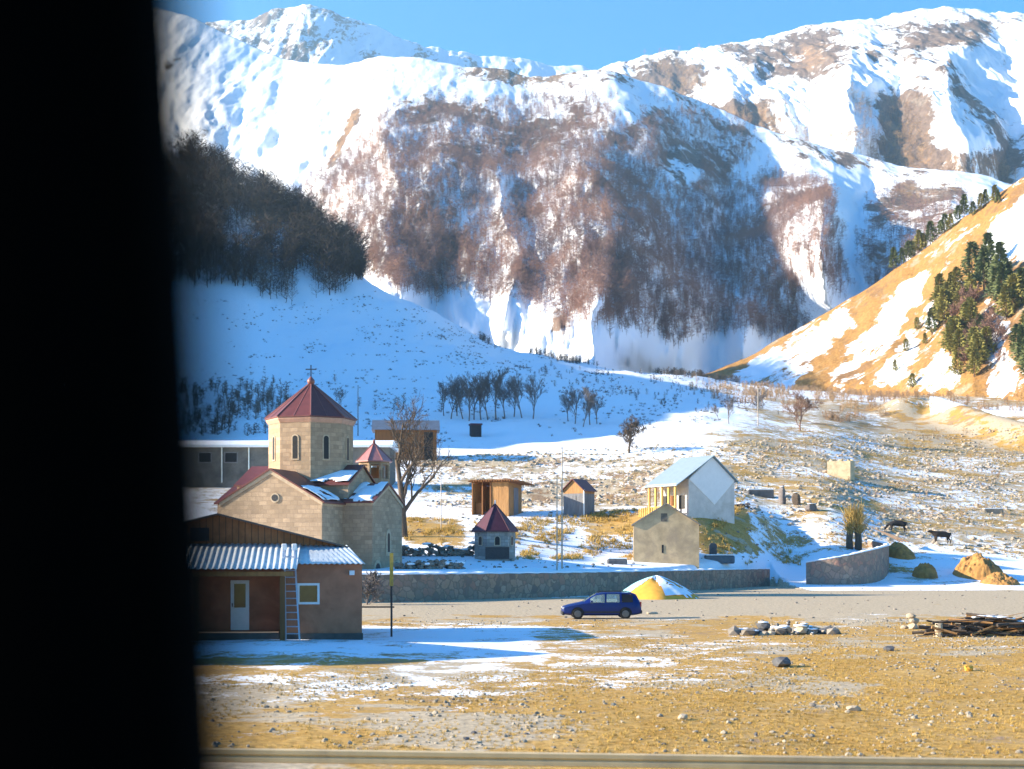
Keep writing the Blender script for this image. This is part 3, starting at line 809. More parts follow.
# ---------------------------------------------------------------- terrace walls
def wall_obj(name, label, pts, h, th=0.55, z0=-0.35, zr=None, cat='stone wall'):
    """pts: world x,y along the front face"""
    t = thing(name, label, cat, (pts[0][0], pts[0][1], 0))
    P = []
    for a, b_ in zip(pts[:-1], pts[1:]):
        n = max(1, int(math.hypot(b_[0] - a[0], b_[1] - a[1]) / 0.5))
        for i in range(n): P.append((a[0] + (b_[0] - a[0]) * i / n, a[1] + (b_[1] - a[1]) * i / n))
    P.append(pts[-1])
    vs = []; cs = []
    L = 0
    for i, p in enumerate(P):
        q0 = P[max(i - 1, 0)]; q1 = P[min(i + 1, len(P) - 1)]
        d = Vector((q1[0] - q0[0], q1[1] - q0[1])).normalized(); nrm = Vector((-d.y, d.x))
        hh = h(p) if callable(h) else h
        o = 0.03 * math.sin(i * 2.1) + 0.02 * math.sin(i * 5.3)
        x, y = p[0] - pts[0][0], p[1] - pts[0][1]
        bz = zr(p) if zr else z0
        vs += [(x - nrm.x * o, y - nrm.y * o, bz), (x + nrm.x * th, y + nrm.y * th, bz), (x + nrm.x * th, y + nrm.y * th, hh + 0.03 * math.sin(i * 1.7)), (x - nrm.x * o * 0.5, y - nrm.y * o * 0.5, hh + 0.025 * math.sin(i * 3.1))]
        cs += [(x - nrm.x * 0.03, y - nrm.y * 0.03, hh + 0.05), (x + nrm.x * (th + .03), y + nrm.y * (th + .03), hh + 0.05), (x + nrm.x * th * 0.9, y + nrm.y * th * 0.9, hh + 0.15 + 0.03 * math.sin(i * 1.3)), (x + nrm.x * 0.03, y + nrm.y * 0.03, hh + 0.13 + 0.03 * math.sin(i * 2.3))]
    m = len(P)
    fs = [(i * 4 + j, i * 4 + (j + 1) % 4, (i + 1) * 4 + (j + 1) % 4, (i + 1) * 4 + j) for i in range(m - 1) for j in range(4)] + [(3, 2, 1, 0), tuple((m - 1) * 4 + j for j in range(4))]
    MB().add(vs, fs).build('stonework', M_wallstone, t)
    MB().add(cs, fs).build('snow_cap', M_snow, t, smooth=True)
    return t
wp = [(WXY[i][0], WXY[i][1]) for i in range(1, len(WXY))]
wall_obj('terrace_wall', 'long straight stone wall topped with snow below the church yard', wp, lambda p: np.interp(p[0], [-28, -8, 26], [1.95, 1.88, 1.68]))
cw = []
_c = [(px_, d_) for px_, d_ in ((806, 135.2), (824, 134.2), (843, 133.8), (860, 134.4), (874, 136.4), (884, 140.0), (889, 145.5), (885, 151.5), (872, 157))]
for q in np.linspace(0, len(_c) - 1, 60):
    i_ = min(int(q), len(_c) - 2); f = q - i_
    p0, p1, p2, p3 = (_c[max(0, min(len(_c) - 1, i_ + k))] for k in (-1, 0, 1, 2))
    cr_ = lambda a, b_, c_, d_: 0.5 * (2 * b_ + (c_ - a) * f + (2 * a - 5 * b_ + 4 * c_ - d_) * f * f + (3 * b_ - a - 3 * c_ + d_) * f ** 3)
    px_, dd_ = cr_(p0[0], p1[0], p2[0], p3[0]), cr_(p0[1], p1[1], p2[1], p3[1])
    cw.append(((px_ - 512) / F * dd_, dd_))
def cw_top(p): return CZ + (HZ - np.interp(p[1], [133, 136, 139, 145, 151, 158], [557, 556, 549, 547.5, 544, 543])) * p[1] / F - 0.1
def cw_top2(p):
    px = PX(p[0], p[1]); y = np.interp(px, [806, 850, 878, 891], [561.5, 554.5, 548, 544.5])
    if p[1] > 146: y = np.interp(p[1], [146, 158], [544, 539.5])
    return CZ + (HZ - y) * p[1] / F - 0.12
wall_obj('curved_wall', 'short curved stone wall rounding the yard corner beside the yellow bush', cw, cw_top2, 0.5, zr=lambda p: gz(p[0], p[1]) - 0.8 if p[1] < 146 else gz(p[0], p[1]) - 0.6)

# ---------------------------------------------------------------- church
TH = R(15)
ch_c = Vector(((311 - 512) / F * 112, 112, 1.85))
church = thing('church', 'pale stone church with red octagonal dome roof and gold-lit left face', 'church', ch_c, -TH)
Z0 = ch_c.z
def zz(y, d): return CZ + (HZ - y) * d / F - Z0
eL, aL = zz(502, 105) , zz(470, 105)          # front arm: eaves, apex
eR, aR = zz(503, 110), zz(484.5, 110)            # right arm
eC, aC = zz(486, 112), zz(467, 112)              # crossing
def gable_block(x0, x1, y0, y1, ze, za, axis):
    b = MB()
    if axis == 'y':
        xm = (x0 + x1) / 2
        poly = [(x0, 0, -1.2), (x1, 0, -1.2), (x1, 0, ze), (xm, 0, za), (x0, 0, ze)]
        b.prism(poly, (0, y0, 0), (0, y1, 0))
    else:
        ym = (y0 + y1) / 2
        poly = [(0, y0, -1.2), (0, y1, -1.2), (0, y1, ze), (0, ym, za), (0, y0, ze)]
        b.prism(poly, (x0, 0, 0), (x1, 0, 0))
    return b
def roof_pair(x0, x1, y0, y1, ze, za, axis, ov=0.25, th=0.12, g=0.004, ends=(0.18, 0.0)):
    b = MB(); 
    if axis == 'y':
        xm = (x0 + x1) / 2
        for s_, xe in ((-1, x0), (1, x1)):
            sl = (za - ze) / abs(xe - xm); xo = xe + s_ * ov; zo = ze - sl * ov
            poly = [(xm + s_ * 0.0, 0, za + g), (xo, 0, zo + g), (xo, 0, zo + g + th), (xm, 0, za + g + th)]
            b.prism(poly if s_ > 0 else poly[::-1], (0, y0 - ends[0], 0), (0, y1 + ends[1], 0))
    else:
        ym = (y0 + y1) / 2
        for s_, ye in ((-1, y0), (1, y1)):
            sl = (za - ze) / abs(ye - ym); yo = ye + s_ * ov; zo = ze - sl * ov
            poly = [(0, ym, za + g), (0, yo, zo + g), (0, yo, zo + g + th), (0, ym, za + g + th)]
            b.prism(poly if s_ < 0 else poly[::-1], (x0 - ends[1], 0, 0), (x1 + ends[0], 0, 0))
    return b
gable_block(-4.05, 4.05, -7.5, 9.0, eL, aL, 'y').build('wall', M_stone, church)
gable_block(-6.4, 6.4, -3.35, 3.35, eR, aR, 'x').build('wall', M_stone, church)
gable_block(-4.9, 4.3, -3.0, 3.0, eC, aC, 'x').build('wall', M_stone, church)
rf = roof_pair(-4.05, 4.05, -7.5, 9.0, eL, aL, 'y'); rf.build('roof', M_redroof, church)
rr_ = roof_pair(-6.4, 6.4, -3.35, 3.35, eR, aR, 'x', ends=(0.18, 0.18)).build('roof', M_redroof, church)
rc = roof_pair(-4.9, 4.3, -3.0, 3.0, eC, aC, 'x', ends=(0.18, 0.18)).build('roof', M_redroof, church)
def slope_snow(name, p00, p10, p11, p01, seed, th=0.09, nu=26, nv=14, cut=0.42, parent=None, sc=2.3):
    """snow left lying in ragged sheets on a roof slope (corners: eave a, eave b, ridge b, ridge a)"""
    P = [Vector(p) for p in (p00, p10, p11, p01)]
    nrm = (P[1] - P[0]).cross(P[3] - P[0]).normalized()
    if nrm.z < 0: nrm = -nrm
    U, W = np.meshgrid(np.linspace(0, 1, nu), np.linspace(0, 1, nv))
    k = fbm(U * sc * 1.7 + seed, W * sc + seed * 1.3, 4, seed) * 0.5 + 0.5
    top = {}; b = MB(); vs = []
    for j in range(nv):
        for i in range(nu):
            u, v_ = U[j, i], W[j, i]
            p = (P[0] * (1 - u) + P[1] * u) * (1 - v_) + (P[3] * (1 - u) + P[2] * u) * v_
            vs.append(p + nrm * (0.012 + th * max(0.0, min(1.0, (k[j, i] - cut) * 7))))
    fs = []
    for j in range(nv - 1):
        for i in range(nu - 1):
            if k[j:j + 2, i:i + 2].mean() > cut:
                a = j * nu + i; fs.append((a, a + 1, a + nu + 1, a + nu))
    b.add(vs, fs)
    o = b.build(name, M_snow, parent, smooth=True)
    o.modifiers.new('thick', 'SOLIDIFY').thickness = 0.02
    return o
g = 0.13
slope_snow('snow_patch', (6.5, -3.55, eR + g - .13), (4.0, -3.55, eR + g - .13), (4.0, -0.1, aR + g), (6.5, -0.1, aR + g), 31, cut=0.40, parent=rr_, sc=1.6)
slope_snow('snow_patch', (4.2, -7.6, eL + g), (4.2, -3.7, eL + g), (2.3, -3.7, eL + g + (aL - eL) * .45), (2.3, -7.6, eL + g + (aL - eL) * .45), 44, cut=0.5, parent=church, sc=1.6)
slope_snow('snow_patch', (4.4, -3.1, eC + g), (0.5, -3.1, eC + g), (0.5, -1.2, eC + g + (aC - eC) * .6), (4.4, -1.2, eC + g + (aC - eC) * .6), 47, cut=0.36, parent=rc, sc=1.5)
# cornices and corner strips
b = MB()
b.prism([(-4.12, 0, eL - .3), (-4.12, 0, eL + .0), (0, 0, aL + 0.0), (4.12, 0, eL + .0), (4.12, 0, eL - .3), (0, 0, aL - .3)], (0, -7.58, 0), (0, -7.503, 0))
b.prism([(0, -3.42, eR - .3), (0, -3.42, eR), (0, 0, aR), (0, 3.42, eR), (0, 3.42, eR - .3), (0, 0, aR - .3)], (6.403, 0, 0), (6.48, 0, 0))
b.box(4.053, 4.12, -7.5, -3.42, eL - .28, eL - .05).box(4.06, 6.4, -3.42, -3.353, eR - .28, eR - .05)
b.build('cornice', M_trim, church)
# round window, tall slit windows
b = MB(); b.tube([(0.35, -7.503, zz(498, 105)), (0.35, -7.58, zz(498, 105))], 0.36, 14); rw = b.build('round_window', M_trim, church)
MB().tube([(0.35, -7.583, zz(498, 105)), (0.35, -7.6, zz(498, 105))], 0.25, 14).build('pane', M_iron, rw)
def slit(parent, c, ax, nrm, wd, z0, z1, fr=0.14, name='window'):
    """arched slit window: pale stone frame with dark pane; ax = along wall, nrm = outwards"""
    c, ax, nrm = Vector(c), Vector(ax).normalized(), Vector(nrm).normalized()
    def arch(w_, a, b_):
        pts = [c + ax * -w_ + Vector((0, 0, a)), c + ax * w_ + Vector((0, 0, a))]
        for i in range(9):
            t = math.pi * i / 8
            pts.append(c + ax * (w_ * math.cos(t)) + Vector((0, 0, b_ + w_ * math.sin(t))))
        return pts
    f = MB().prism(arch(wd + fr, z0 - fr, z1), nrm * 0.003, nrm * 0.06).build(name, M_trim, parent)
    MB().prism(arch(wd, z0, z1), nrm * 0.062, nrm * 0.072).build('pane', M_dark, f)
    return f
slit(church, (6.4, 0.1, 0), (0, 1, 0), (1, 0, 0), 0.24, zz(552, 110), zz(536, 110), 0.3)
for yy in (-2.3, 2.2): slit(church, (6.4, yy, 0), (0, 1, 0), (1, 0, 0), 0.55, zz(584, 110), zz(570, 110), 0.25, 'arched_niche')
# drum and dome
RD = 3.3
zt = zz(421.5, 112); zb = aC - 1.4
rot8 = R(22.5)
MB().ring([(RD, zb), (RD, zt)], 8, rot=rot8).build('drum', M_stone, church)
MB().ring([(RD + .03, zt - .32), (RD + .22, zt - .04), (RD + .22, zt + .06), (RD - .1, zt + .1)], 8, rot=rot8).build('drum_cornice', plain('pink_cornice', (0.50, 0.30, 0.22), 0.9, 0.2, 3), church)
za = zz(384, 112)
dome = MB().ring([(RD + .30, zt + .08), (RD + .30, zt + .16), (0.16, za)], 8, rot=rot8).build('dome_roof', M_redroof, church)
b = MB()
for k in range(8):
    for off, rad in ((0.0, 0.075), (0.5, 0.035)):
        a0 = rot8 + 2 * math.pi * (k + off) / 8; rr2 = (RD + .31) * (1 if off == 0 else math.cos(math.pi / 8))
        b.tube([(rr2 * math.cos(a0), rr2 * math.sin(a0), zt + .15), (0.15 * math.cos(a0), 0.15 * math.sin(a0), za)], rad, 5)
b.build('roof_seams', M_redseam, dome)
b = MB(); b.ring([(0.16, za - .1), (0.3, za + .1), (0.3, za + .3), (0.12, za + .5), (0.05, za + .6)], 10); b.build('finial', M_redseam, dome, smooth=True)
cx_ = MB(); zt2 = zz(365, 112)
cx_.box(-.04, .04, -.04, .04, za + .55, zt2); zm = za + .6 + (zt2 - za - .6) * .62
cx_.box(-.42, -.042, -.035, .035, zm - .04, zm + .04).box(.042, .42, -.035, .035, zm - .04, zm + .04)
co_ = cx_.build('cross', M_iron, church); co_.rotation_euler[2] = TH
for k in range(8):
    a = rot8 + 2 * math.pi * (k + .5) / 8; ap = RD * math.cos(math.pi / 8)
    slit(church, (ap * math.cos(a), ap * math.sin(a), 0), (-math.sin(a), math.cos(a), 0), (math.cos(a), math.sin(a), 0), 0.2, zz(461, 112), zz(441, 112), 0.1)

# bell tower behind the church
bt_d = 121
bt = thing('bell_tower', 'small stone bell tower with pink pointed roof behind the church', 'bell tower', on(374, bt_d), R(10))
zl = lambda y: CZ + (HZ - y) * bt_d / F - bt.location.z
rb = 16 / F * bt_d
body = MB(); zo0, zo1 = zl(474), zl(466)
body.ring([(rb, -.5), (rb, zl(479))], 8, rot=rot8); body.ring([(rb, zl(465)), (rb, zl(461.5))], 8, rot=rot8)
for k in range(8):
    a = rot8 + 2 * math.pi * k / 8
    body.tube([(rb * .93 * math.cos(a), rb * .93 * math.sin(a), zl(479)), (rb * .93 * math.cos(a), rb * .93 * math.sin(a), zl(465))], 0.17, 6, cap=False)
body.build('tower_wall', M_stone, bt)
MB().ring([(0.62 * rb, zl(479)), (0.62 * rb, zl(468))], 8, rot=rot8).build('bell_chamber', M_timber, bt)
r2 = MB().ring([(rb * 1.2, zl(462.4)), (rb * 1.2, zl(461.4)), (0.05, zl(443))], 8, rot=rot8).build('tower_roof', M_pinkroof, bt)
b = MB()
for k in range(8):
    a = rot8 + 2 * math.pi * k / 8
    b.tube([(rb * 1.2 * math.cos(a), rb * 1.2 * math.sin(a), zl(461.3)), (0.05 * math.cos(a), .05 * math.sin(a), zl(443))], 0.045, 5)
b.build('roof_seams', M_redseam, r2)
MB().ring([(0.08, zl(443.4)), (0.14, zl(442)), (0.03, zl(439))], 8).build('finial', M_redseam, r2)

# ---------------------------------------------------------------- house in front
hd = 57.0
hx = lambda px, d=hd: (px - 512) / F * d
hzz = lambda y, d=hd: CZ + (HZ - y) * d / F
house = thing('house', 'low brown plastered house with corrugated porch roof in front of the church', 'house', (hx(362), hd, 0), R(7.5))
ox = hx(362); xl = -11.5
M_plaster = plain('brown_plaster', (0.41, 0.165, 0.09), 0.95, 0.25, 1.3, bmp=0.25, stain=(0.28, 0.11, 0.06))
M_plinth = plain('dark_plinth', (0.10, 0.085, 0.075), 0.95, 0.4, 1.5)
gx = gz(ox, hd)
zeave = hzz(563.5)
# right wing wall (flush), recessed porch wall
hz_w = zeave - 0.03
b = MB(); b.box(-3.25, 0, 0, 9.0, gx - .4, hz_w); b.box(xl, -3.255, 1.15, 9.0, gx - .4, hz_w)
b.build('wall', M_plaster, house)
b = MB(); b.box(-3.29, 0.04, -0.04, -0.003, gx - .4, hzz(633)); b.build('plinth', M_plinth, house)
MB().box(xl, -3.3, -0.35, 1.147, gx - .4, hzz(631.5)).build('porch_floor', M_plinth, house)
# gable of the main roof
M_gable, t_, p_ = newmat('gable_boards')
co__ = objco(t_)
wv = nd(t_, 'ShaderNodeTexWave', wave_type='BANDS', bands_direction='X', vals={'Scale': 1.2, 'Distortion': 0.4, 'Detail': 2}); t_.links.new(co__, wv.inputs['Vector'])
ng_ = noise_node(t_, 2.5, 6, 0.65, co__)
cg_ = ramp(t_, ng_.outputs[0], [(0.3, (0.15, 0.055, 0.015)), (0.7, (0.27, 0.105, 0.035))])
t_.links.new(mixc(t_, ramp(t_, wv.outputs[1], [(0.0, (1, 1, 1)), (0.1, (0, 0, 0))]), cg_, (0.07, 0.03, 0.012)), p_.inputs['Base Color'])
p_.inputs['Roughness'].default_value = 0.8
bump(t_, p_, wv.outputs[1], 0.3, 0.02)
ga_x, ga_z = hx(227, 59) - ox, hzz(515.5, 59); gr_x, gr_z = hx(352, 59) - ox, hzz(547.5, 59)
sl = (ga_z - gr_z) / (gr_x - ga_x)
gl_x = ga_x - 5.0; gl_z = ga_z - sl * 5.0
MB().prism([(gl_x, 0, hz_w + .02), (gr_x, 0, hz_w + .02), (gr_x, 0, gr_z), (ga_x, 0, ga_z), (gl_x, 0, gl_z)], (0, 2.0, 0), (0, 8.9, 0)).build('gable', M_gable, house)
MB().box(ga_x - 1.1, ga_x - .35, 1.97, 1.996, hzz(541, 59), hzz(528, 59)).build('vent', M_dark, house)
mr = MB()
for s_ in (-1, 1):
    xe = ga_x + s_ * 5.35; ze = ga_z - sl * 5.35
    poly = [(ga_x, 0, ga_z + .005), (xe, 0, ze + .005), (xe, 0, ze + .075), (ga_x, 0, ga_z + .075)]
    mr.prism(poly if s_ > 0 else poly[::-1], (0, 1.75, 0), (0, 9.3, 0))
mr.build('roof', plain('dark_sheet_roof', (0.10, 0.085, 0.08), 0.5, 0.25, 3, 0.2), house)
def corrugated(e0, e1, r1, r0, per=0.21, amp=0.02):
    """sheet between an eave line e0-e1 and a top line r0-r1 with waves running down the slope"""
    e0, e1, r1, r0 = map(Vector, (e0, e1, r1, r0))
    n = int((e1 - e0).length / per * 8)
    nrm = (e1 - e0).cross(r0 - e0).normalized()
    if nrm.z < 0: nrm = -nrm
    vs = []
    for j in range(5):
        v_ = j / 4
        for i in range(n + 1):
            u = i / n
            p = (e0.lerp(e1, u)).lerp(r0.lerp(r1, u), v_)
            xx = p.x
            vs.append(p + nrm * (amp * math.sin(2 * math.pi * xx / per)))
    fs = [(j * (n + 1) + i, j * (n + 1) + i + 1, (j + 1) * (n + 1) + i + 1, (j + 1) * (n + 1) + i) for j in range(4) for i in range(n)]
    return MB().add(vs, fs)
zt3 = hzz(546.5, 59)
o = corrugated((-4.6, -0.28, zeave), (0.13, -0.28, zeave), (gr_x + .05, 2.0, zt3 + .05), (-4.6, 2.0, zt3 + .05)).build('skirt_roof', M_galv, house, smooth=True)
o.modifiers.new('thick', 'SOLIDIFY').thickness = 0.012
# hipped right side of the skirt
o = MB().add([(0.13, -0.28, zeave - .02), (0.16, 9.0, zeave - .02), (gr_x + .05, 9.0, zt3 + .03), (gr_x + .05, 2.0, zt3 + .03)], [(0, 1, 2, 3)]).build('skirt_hip', M_galv, house)
o.modifiers.new('thick', 'SOLIDIFY').thickness = 0.03
dC = 55.4
zc0 = hzz(568.5, dC) 
cr = hx(292, dC) - ox
o = corrugated((xl, dC - hd, zc0), (cr, dC - hd, zc0), (cr + .1, 2.0, zt3 + .11), (xl, 2.0, zt3 + .11), 0.23, 0.022).build('porch_canopy', M_galv, house, smooth=True)
o.modifiers.new('thick', 'SOLIDIFY').thickness = 0.012
MB().box(xl, cr - .15, -0.95, -0.83, hzz(576, 56), hzz(571.5, 56)).build('porch_beam', M_wood, house)
for px in (280, 196):
    x = hx(px, 56) - ox
    MB().box(x - .1, x + .1, -0.99, -0.79, gx - .3, hzz(576.2, 56)).build('porch_post', M_timber, house)
MB().box(-0.5, -0.3, -.18, -.003, hzz(575), hzz(570.5)).build('wall_lamp', M_white, house)
# door and window
dx0, dx1 = hx(236, 58) - ox, hx(254, 58) - ox; dz0, dz1 = hzz(629.5, 58), hzz(580, 58)
door = MB().box(dx0, dx1, 1.08, 1.147, dz0, dz1).build('door', M_white, house, bevel=0.01)
MB().box(dx0 + .14, dx1 - .14, 1.065, 1.077, dz0 + .92, dz1 - .14).build('pane', M_glass, door)
MB().box(dx0 + .05, dx0 + .09, 1.02, 1.077, dz0 + .95, dz0 + 1.1).build('handle', M_iron, door)
def window(parent, x0, x1, z0, z1, y, fr=0.09, mull=True):
    b = MB(); b.box(x0, x1, y - .07, y - .003, z0, z0 + fr).box(x0, x1, y - .07, y - .003, z1 - fr, z1)
    b.box(x0, x0 + fr, y - .07, y - .003, z0 + fr, z1 - fr).box(x1 - fr, x1, y - .07, y - .003, z0 + fr, z1 - fr)
    f = b.build('window', M_white, parent)
    MB().box(x0 + fr, x1 - fr, y - .03, y - .004, z0 + fr, z1 - fr).build('pane', M_glass, f)
    return f
window(house, hx(298) - ox, hx(320) - ox, hzz(604), hzz(583), 0.0)
# added house wing, unseen behind the pillar, to cast the shadow on the snow
def hl(x, y, z=0.0):
    a = R(7.5); dx, dy = x - ox, y - hd
    return Vector((dx * math.cos(a) + dy * math.sin(a), -dx * math.sin(a) + dy * math.cos(a), z))
b = MB()
b.prism([hl(-21, 43.0, -.4), hl(-21, 55.5, -.4), hl(-21, 55.5, 3.1), hl(-21, 48.6, 5.4), hl(-21, 43.0, 3.1)], (0, 0, 0), hl(-13.8, 0) - hl(-21, 0))
b.build('added_wing_wall', M_plaster, house)
b = MB()
for ya, za_ in ((42.7, 2.98), (55.8, 3.0)):
    b.prism([hl(-21.3, 48.6, 5.41), hl(-21.3, ya, za_), hl(-21.3, ya, za_ + .09), hl(-21.3, 48.6, 5.51)], (0, 0, 0), hl(-13.65, 0) - hl(-21.3, 0))
b.build('added_wing_roof', M_galv, house)
# ladder
M_alu = plain('ladder_metal', (0.52, 0.52, 0.58), 0.4, 0.12, 6, 0.4, 0)
ld = thing('ladder', 'pale metal ladder leaning against the brown house beside its small window', 'ladder', (hx(297), hd - 1.15, gz(hx(297), hd - 1.15)), 0)
A0 = Vector((0.0, 0.05, -.03)); A1 = Vector((hx(288.5, 56.4) - hx(297), 0.75, hzz(548, 56.4) - ld.location.z))
for s_ in (-1, 1):
    MB().beam(A0 + Vector((s_ * .27, 0, 0)), A1 + Vector((s_ * .2, 0, 0)), 0.055, 0.09, (0, 1, 0)).build('rail', M_alu, ld)
    e = MB(); e.box(-.1, .1, -.06, .06, -.09, .17); q = e.build('end_pad', M_white, ld, bevel=0.03); q.location = A1 + Vector((s_ * .2, 0, 0))
for k in range(1, 13):
    p = A0.lerp(A1, k / 13.2); wd = .27 - .07 * k / 13.2
    MB().tube([p + Vector((-wd, 0, 0)), p + Vector((wd, 0, 0))], 0.024, 6).build('rung', M_alu, ld)

# pipe post in front of the house corner
M_yel = plain('yellow_paint', (0.60, 0.36, 0.06), 0.6, 0.2, 5, stain=(0.35, 0.22, 0.08))
gp = thing('marker_post', 'slender post with yellow upper half beside the brown house corner', 'post', on(391.5, 60), 0)
zl6 = lambda y: CZ + (HZ - y) * 60 / F - gp.location.z
MB().tube([(0, 0, -.3), (0, 0, zl6(586))], 0.045, 8).build('lower_post', M_iron, gp)
MB().box(-.075, .075, -.03, .03, zl6(586), zl6(553)).build('upper_board', M_yel, gp)
MB().tube([(-1.35, 0.0, zl6(607)), (.12, 0.0, zl6(607))], 0.035, 6).build('cross_bar', M_iron, gp)

# ---------------------------------------------------------------- long low building behind the church
lbd = 186.0
lz = gz(hx(320, lbd), lbd)
lb = thing('long_building', 'long low dark building with thick snow on its flat roof behind the church', 'building', (hx(320, lbd), lbd, lz), R(0))
lx0, lx1 = hx(110, lbd) - hx(320, lbd), hx(390, lbd) - hx(320, lbd)
ly = lambda y: CZ + (HZ - y) * lbd / F - lz
M_conc = plain('dark_concrete', (0.15, 0.14, 0.125), 0.95, 0.35, 0.8, bmp=0.2, stain=(0.09, 0.09, 0.085))
MB().box(lx0, lx1, 0, 9, ly(474) - 2.5, ly(447)).build('wall', M_conc, lb)
MB().prism([(0, -.7, ly(447.3)), (0, 9.5, ly(447.3)), (0, 9.5, ly(441)), (0, 5, ly(437.5)), (0, 0, ly(441.5)), (0, -.7, ly(445))], (lx0 - .4, 0, 0), (lx1 + .4, 0, 0)).build('roof_snow', M_snow, lb)
for px in (231, 205):
    x = hx(px, lbd) - hx(320, lbd)
    wdw = MB().box(x - .9, x + .9, -.06, -.003, ly(463), ly(452)).build('window', M_woodgrey, lb)
    MB().box(x - .75, x + .75, -.075, -.062, ly(462), ly(453)).build('pane', M_dark, wdw)
for px in (222, 249, 372):
    x = hx(px, lbd) - hx(320, lbd)
    MB().tube([(x, -.12, ly(475) - 1), (x, -.12, ly(447))], 0.09, 6).build('drainpipe', M_galv, lb)
# shed behind the big tree
sd_ = 228.0
sz = gz(hx(408, sd_), sd_)
sh = thing('hay_shed', 'brown plank shed with blue-grey sheet roof behind the big bare tree', 'shed', (hx(408, sd_), sd_, sz), R(4))
sy = lambda y: CZ + (HZ - y) * sd_ / F - sz
MB().box(-5.3, 4.6, 0, 6, -1.2, sy(429)).build('wall', M_timber, sh)
MB().prism([(0, -.6, sy(430)), (0, 6.5, sy(430)), (0, 3, sy(418.5))], (-5.8, 0, 0), (5.1, 0, 0)).build('roof', plain('blue_shaded_sheet', (0.09, 0.12, 0.17), 0.6, 0.25, 1.5, 0.1), sh)  # the roof's blue shade is put into the dark sheet colour
MB().box(2.6, 4.0, -.05, -.003, -1, sy(432)).build('door', M_dark, sh)

# ---------------------------------------------------------------- chapel with the maroon roof
cd = 120.0
chp = thing('chapel', 'tiny six-sided stone chapel with pointed maroon roof beside the rubble wall', 'chapel', on(495, cd), 0)
cz0 = chp.location.z; cy = lambda y: CZ + (HZ - y) * cd / F - cz0
rc6 = 20.5 / F * cd; r6 = R(8)
M_chst = masonry('chapel_stone', (0.33, 0.30, 0.27), (0.22, 0.2, 0.18), 0.5, 0.28, 0.25, 0.02)
MB().ring([(rc6, -.6), (rc6, cy(530.5))], 6, rot=r6).build('wall', M_chst, chp)
cr_ = MB().ring([(rc6 * 1.15, cy(532)), (rc6 * 1.15, cy(530.8)), (0.05, cy(504))], 6, rot=r6).build('roof', M_purproof, chp)
b = MB()
for k in range(6):
    a = r6 + k * math.pi / 3
    b.tube([(rc6 * 1.15 * math.cos(a), rc6 * 1.15 * math.sin(a), cy(530.8)), (.04 * math.cos(a), .04 * math.sin(a), cy(504))], 0.045, 5)
b.build('roof_seams', M_purproof, cr_)
MB().tube([(0, 0, cy(505)), (0, 0, cy(500))], [0.09, 0.05], 6).build('finial', M_white, cr_)
for k in (3, 4, 5):
    a = r6 + (k + .5) * math.pi / 3; ap = rc6 * math.cos(math.pi / 6)
    slit(chp, (ap * math.cos(a), ap * math.sin(a), 0), (-math.sin(a), math.cos(a), 0), (math.cos(a), math.sin(a), 0), 0.2, cy(545), cy(539), 0.07)
a = r6 + 4.5 * math.pi / 3
MB().obox((ap * math.cos(a) * 1.01, ap * math.sin(a) * 1.01, cy(553)), (-math.sin(a), math.cos(a), 0), (math.cos(a), math.sin(a), 0), (0, 0, 1), 1.0, .03, 0.5).build('dark_panel', M_iron, chp)

# ---------------------------------------------------------------- open wooden shed
wd_ = 158.0
ws = thing('wooden_shed', 'raw wooden open-fronted shed with flat pole roof behind the maroon chapel', 'shed', on(497, wd_), R(-20))
wz0 = ws.location.z; wy = lambda y: CZ + (HZ - y) * wd_ / F - wz0
W2, D2 = 2.15, 2.1
hs_ = wy(482)
b = MB()
for i in range(13):         # right front boards
    x = 0.15 + i * .2
    if x < W2 - .1: b.box(x, x + .185, -D2, -D2 + .04, -.6, hs_ - .1)
b.build('front_boards', M_wood, ws)
b = MB()
for i in range(25):
    y = -D2 + .05 + i * .21
    if y < D2 - .1: b.box(W2 - .04, W2, y, y + .195, -.6, hs_ - .15)
b.build('side_boards', M_wood, ws)
b = MB()
for i in range(27):
    x = -W2 + i * .205
    if x < W2 - .15: b.box(x, x + .19, D2 - .04, D2, -.6, hs_ - .35)
for i in range(25):
    y = -D2 + .05 + i * .21
    if y < D2 - .1: b.box(-W2, -W2 + .04, y, y + .195, -.6, hs_ - .2)
b.build('rear_boards', M_wood, ws)
for x in (-W2 + .08, -0.9, 0.05): MB().box(x - .07, x + .07, -D2 - .1, -D2 - .003, -.6, hs_ - .05).build('post', M_timber, ws)
b = MB()
for i in range(20):
    x = -W2 - .2 + i * .3
    b.tube([(x, -D2 - .6, hs_ + .02 + .03 * math.sin(i * 2.3)), (x + .1, D2 + .4, hs_ - .28 + .03 * math.sin(i * 1.3))], 0.085, 6)
b.box(-W2 - .2, W2 + .25, -D2 - .3, D2 + .3, hs_ + .1, hs_ + .16)
b.build('pole_roof', M_timber, ws)
MB().box(W2 + .003, W2 + .05, -0.5, 0.9, -.5, wy(488)).build('door', M_woodgrey, ws)
MB().box(-W2 + .3, -1.1, -D2 + .5, -D2 + 1.0, -.5, wy(503)).build('bench', M_timber, ws)
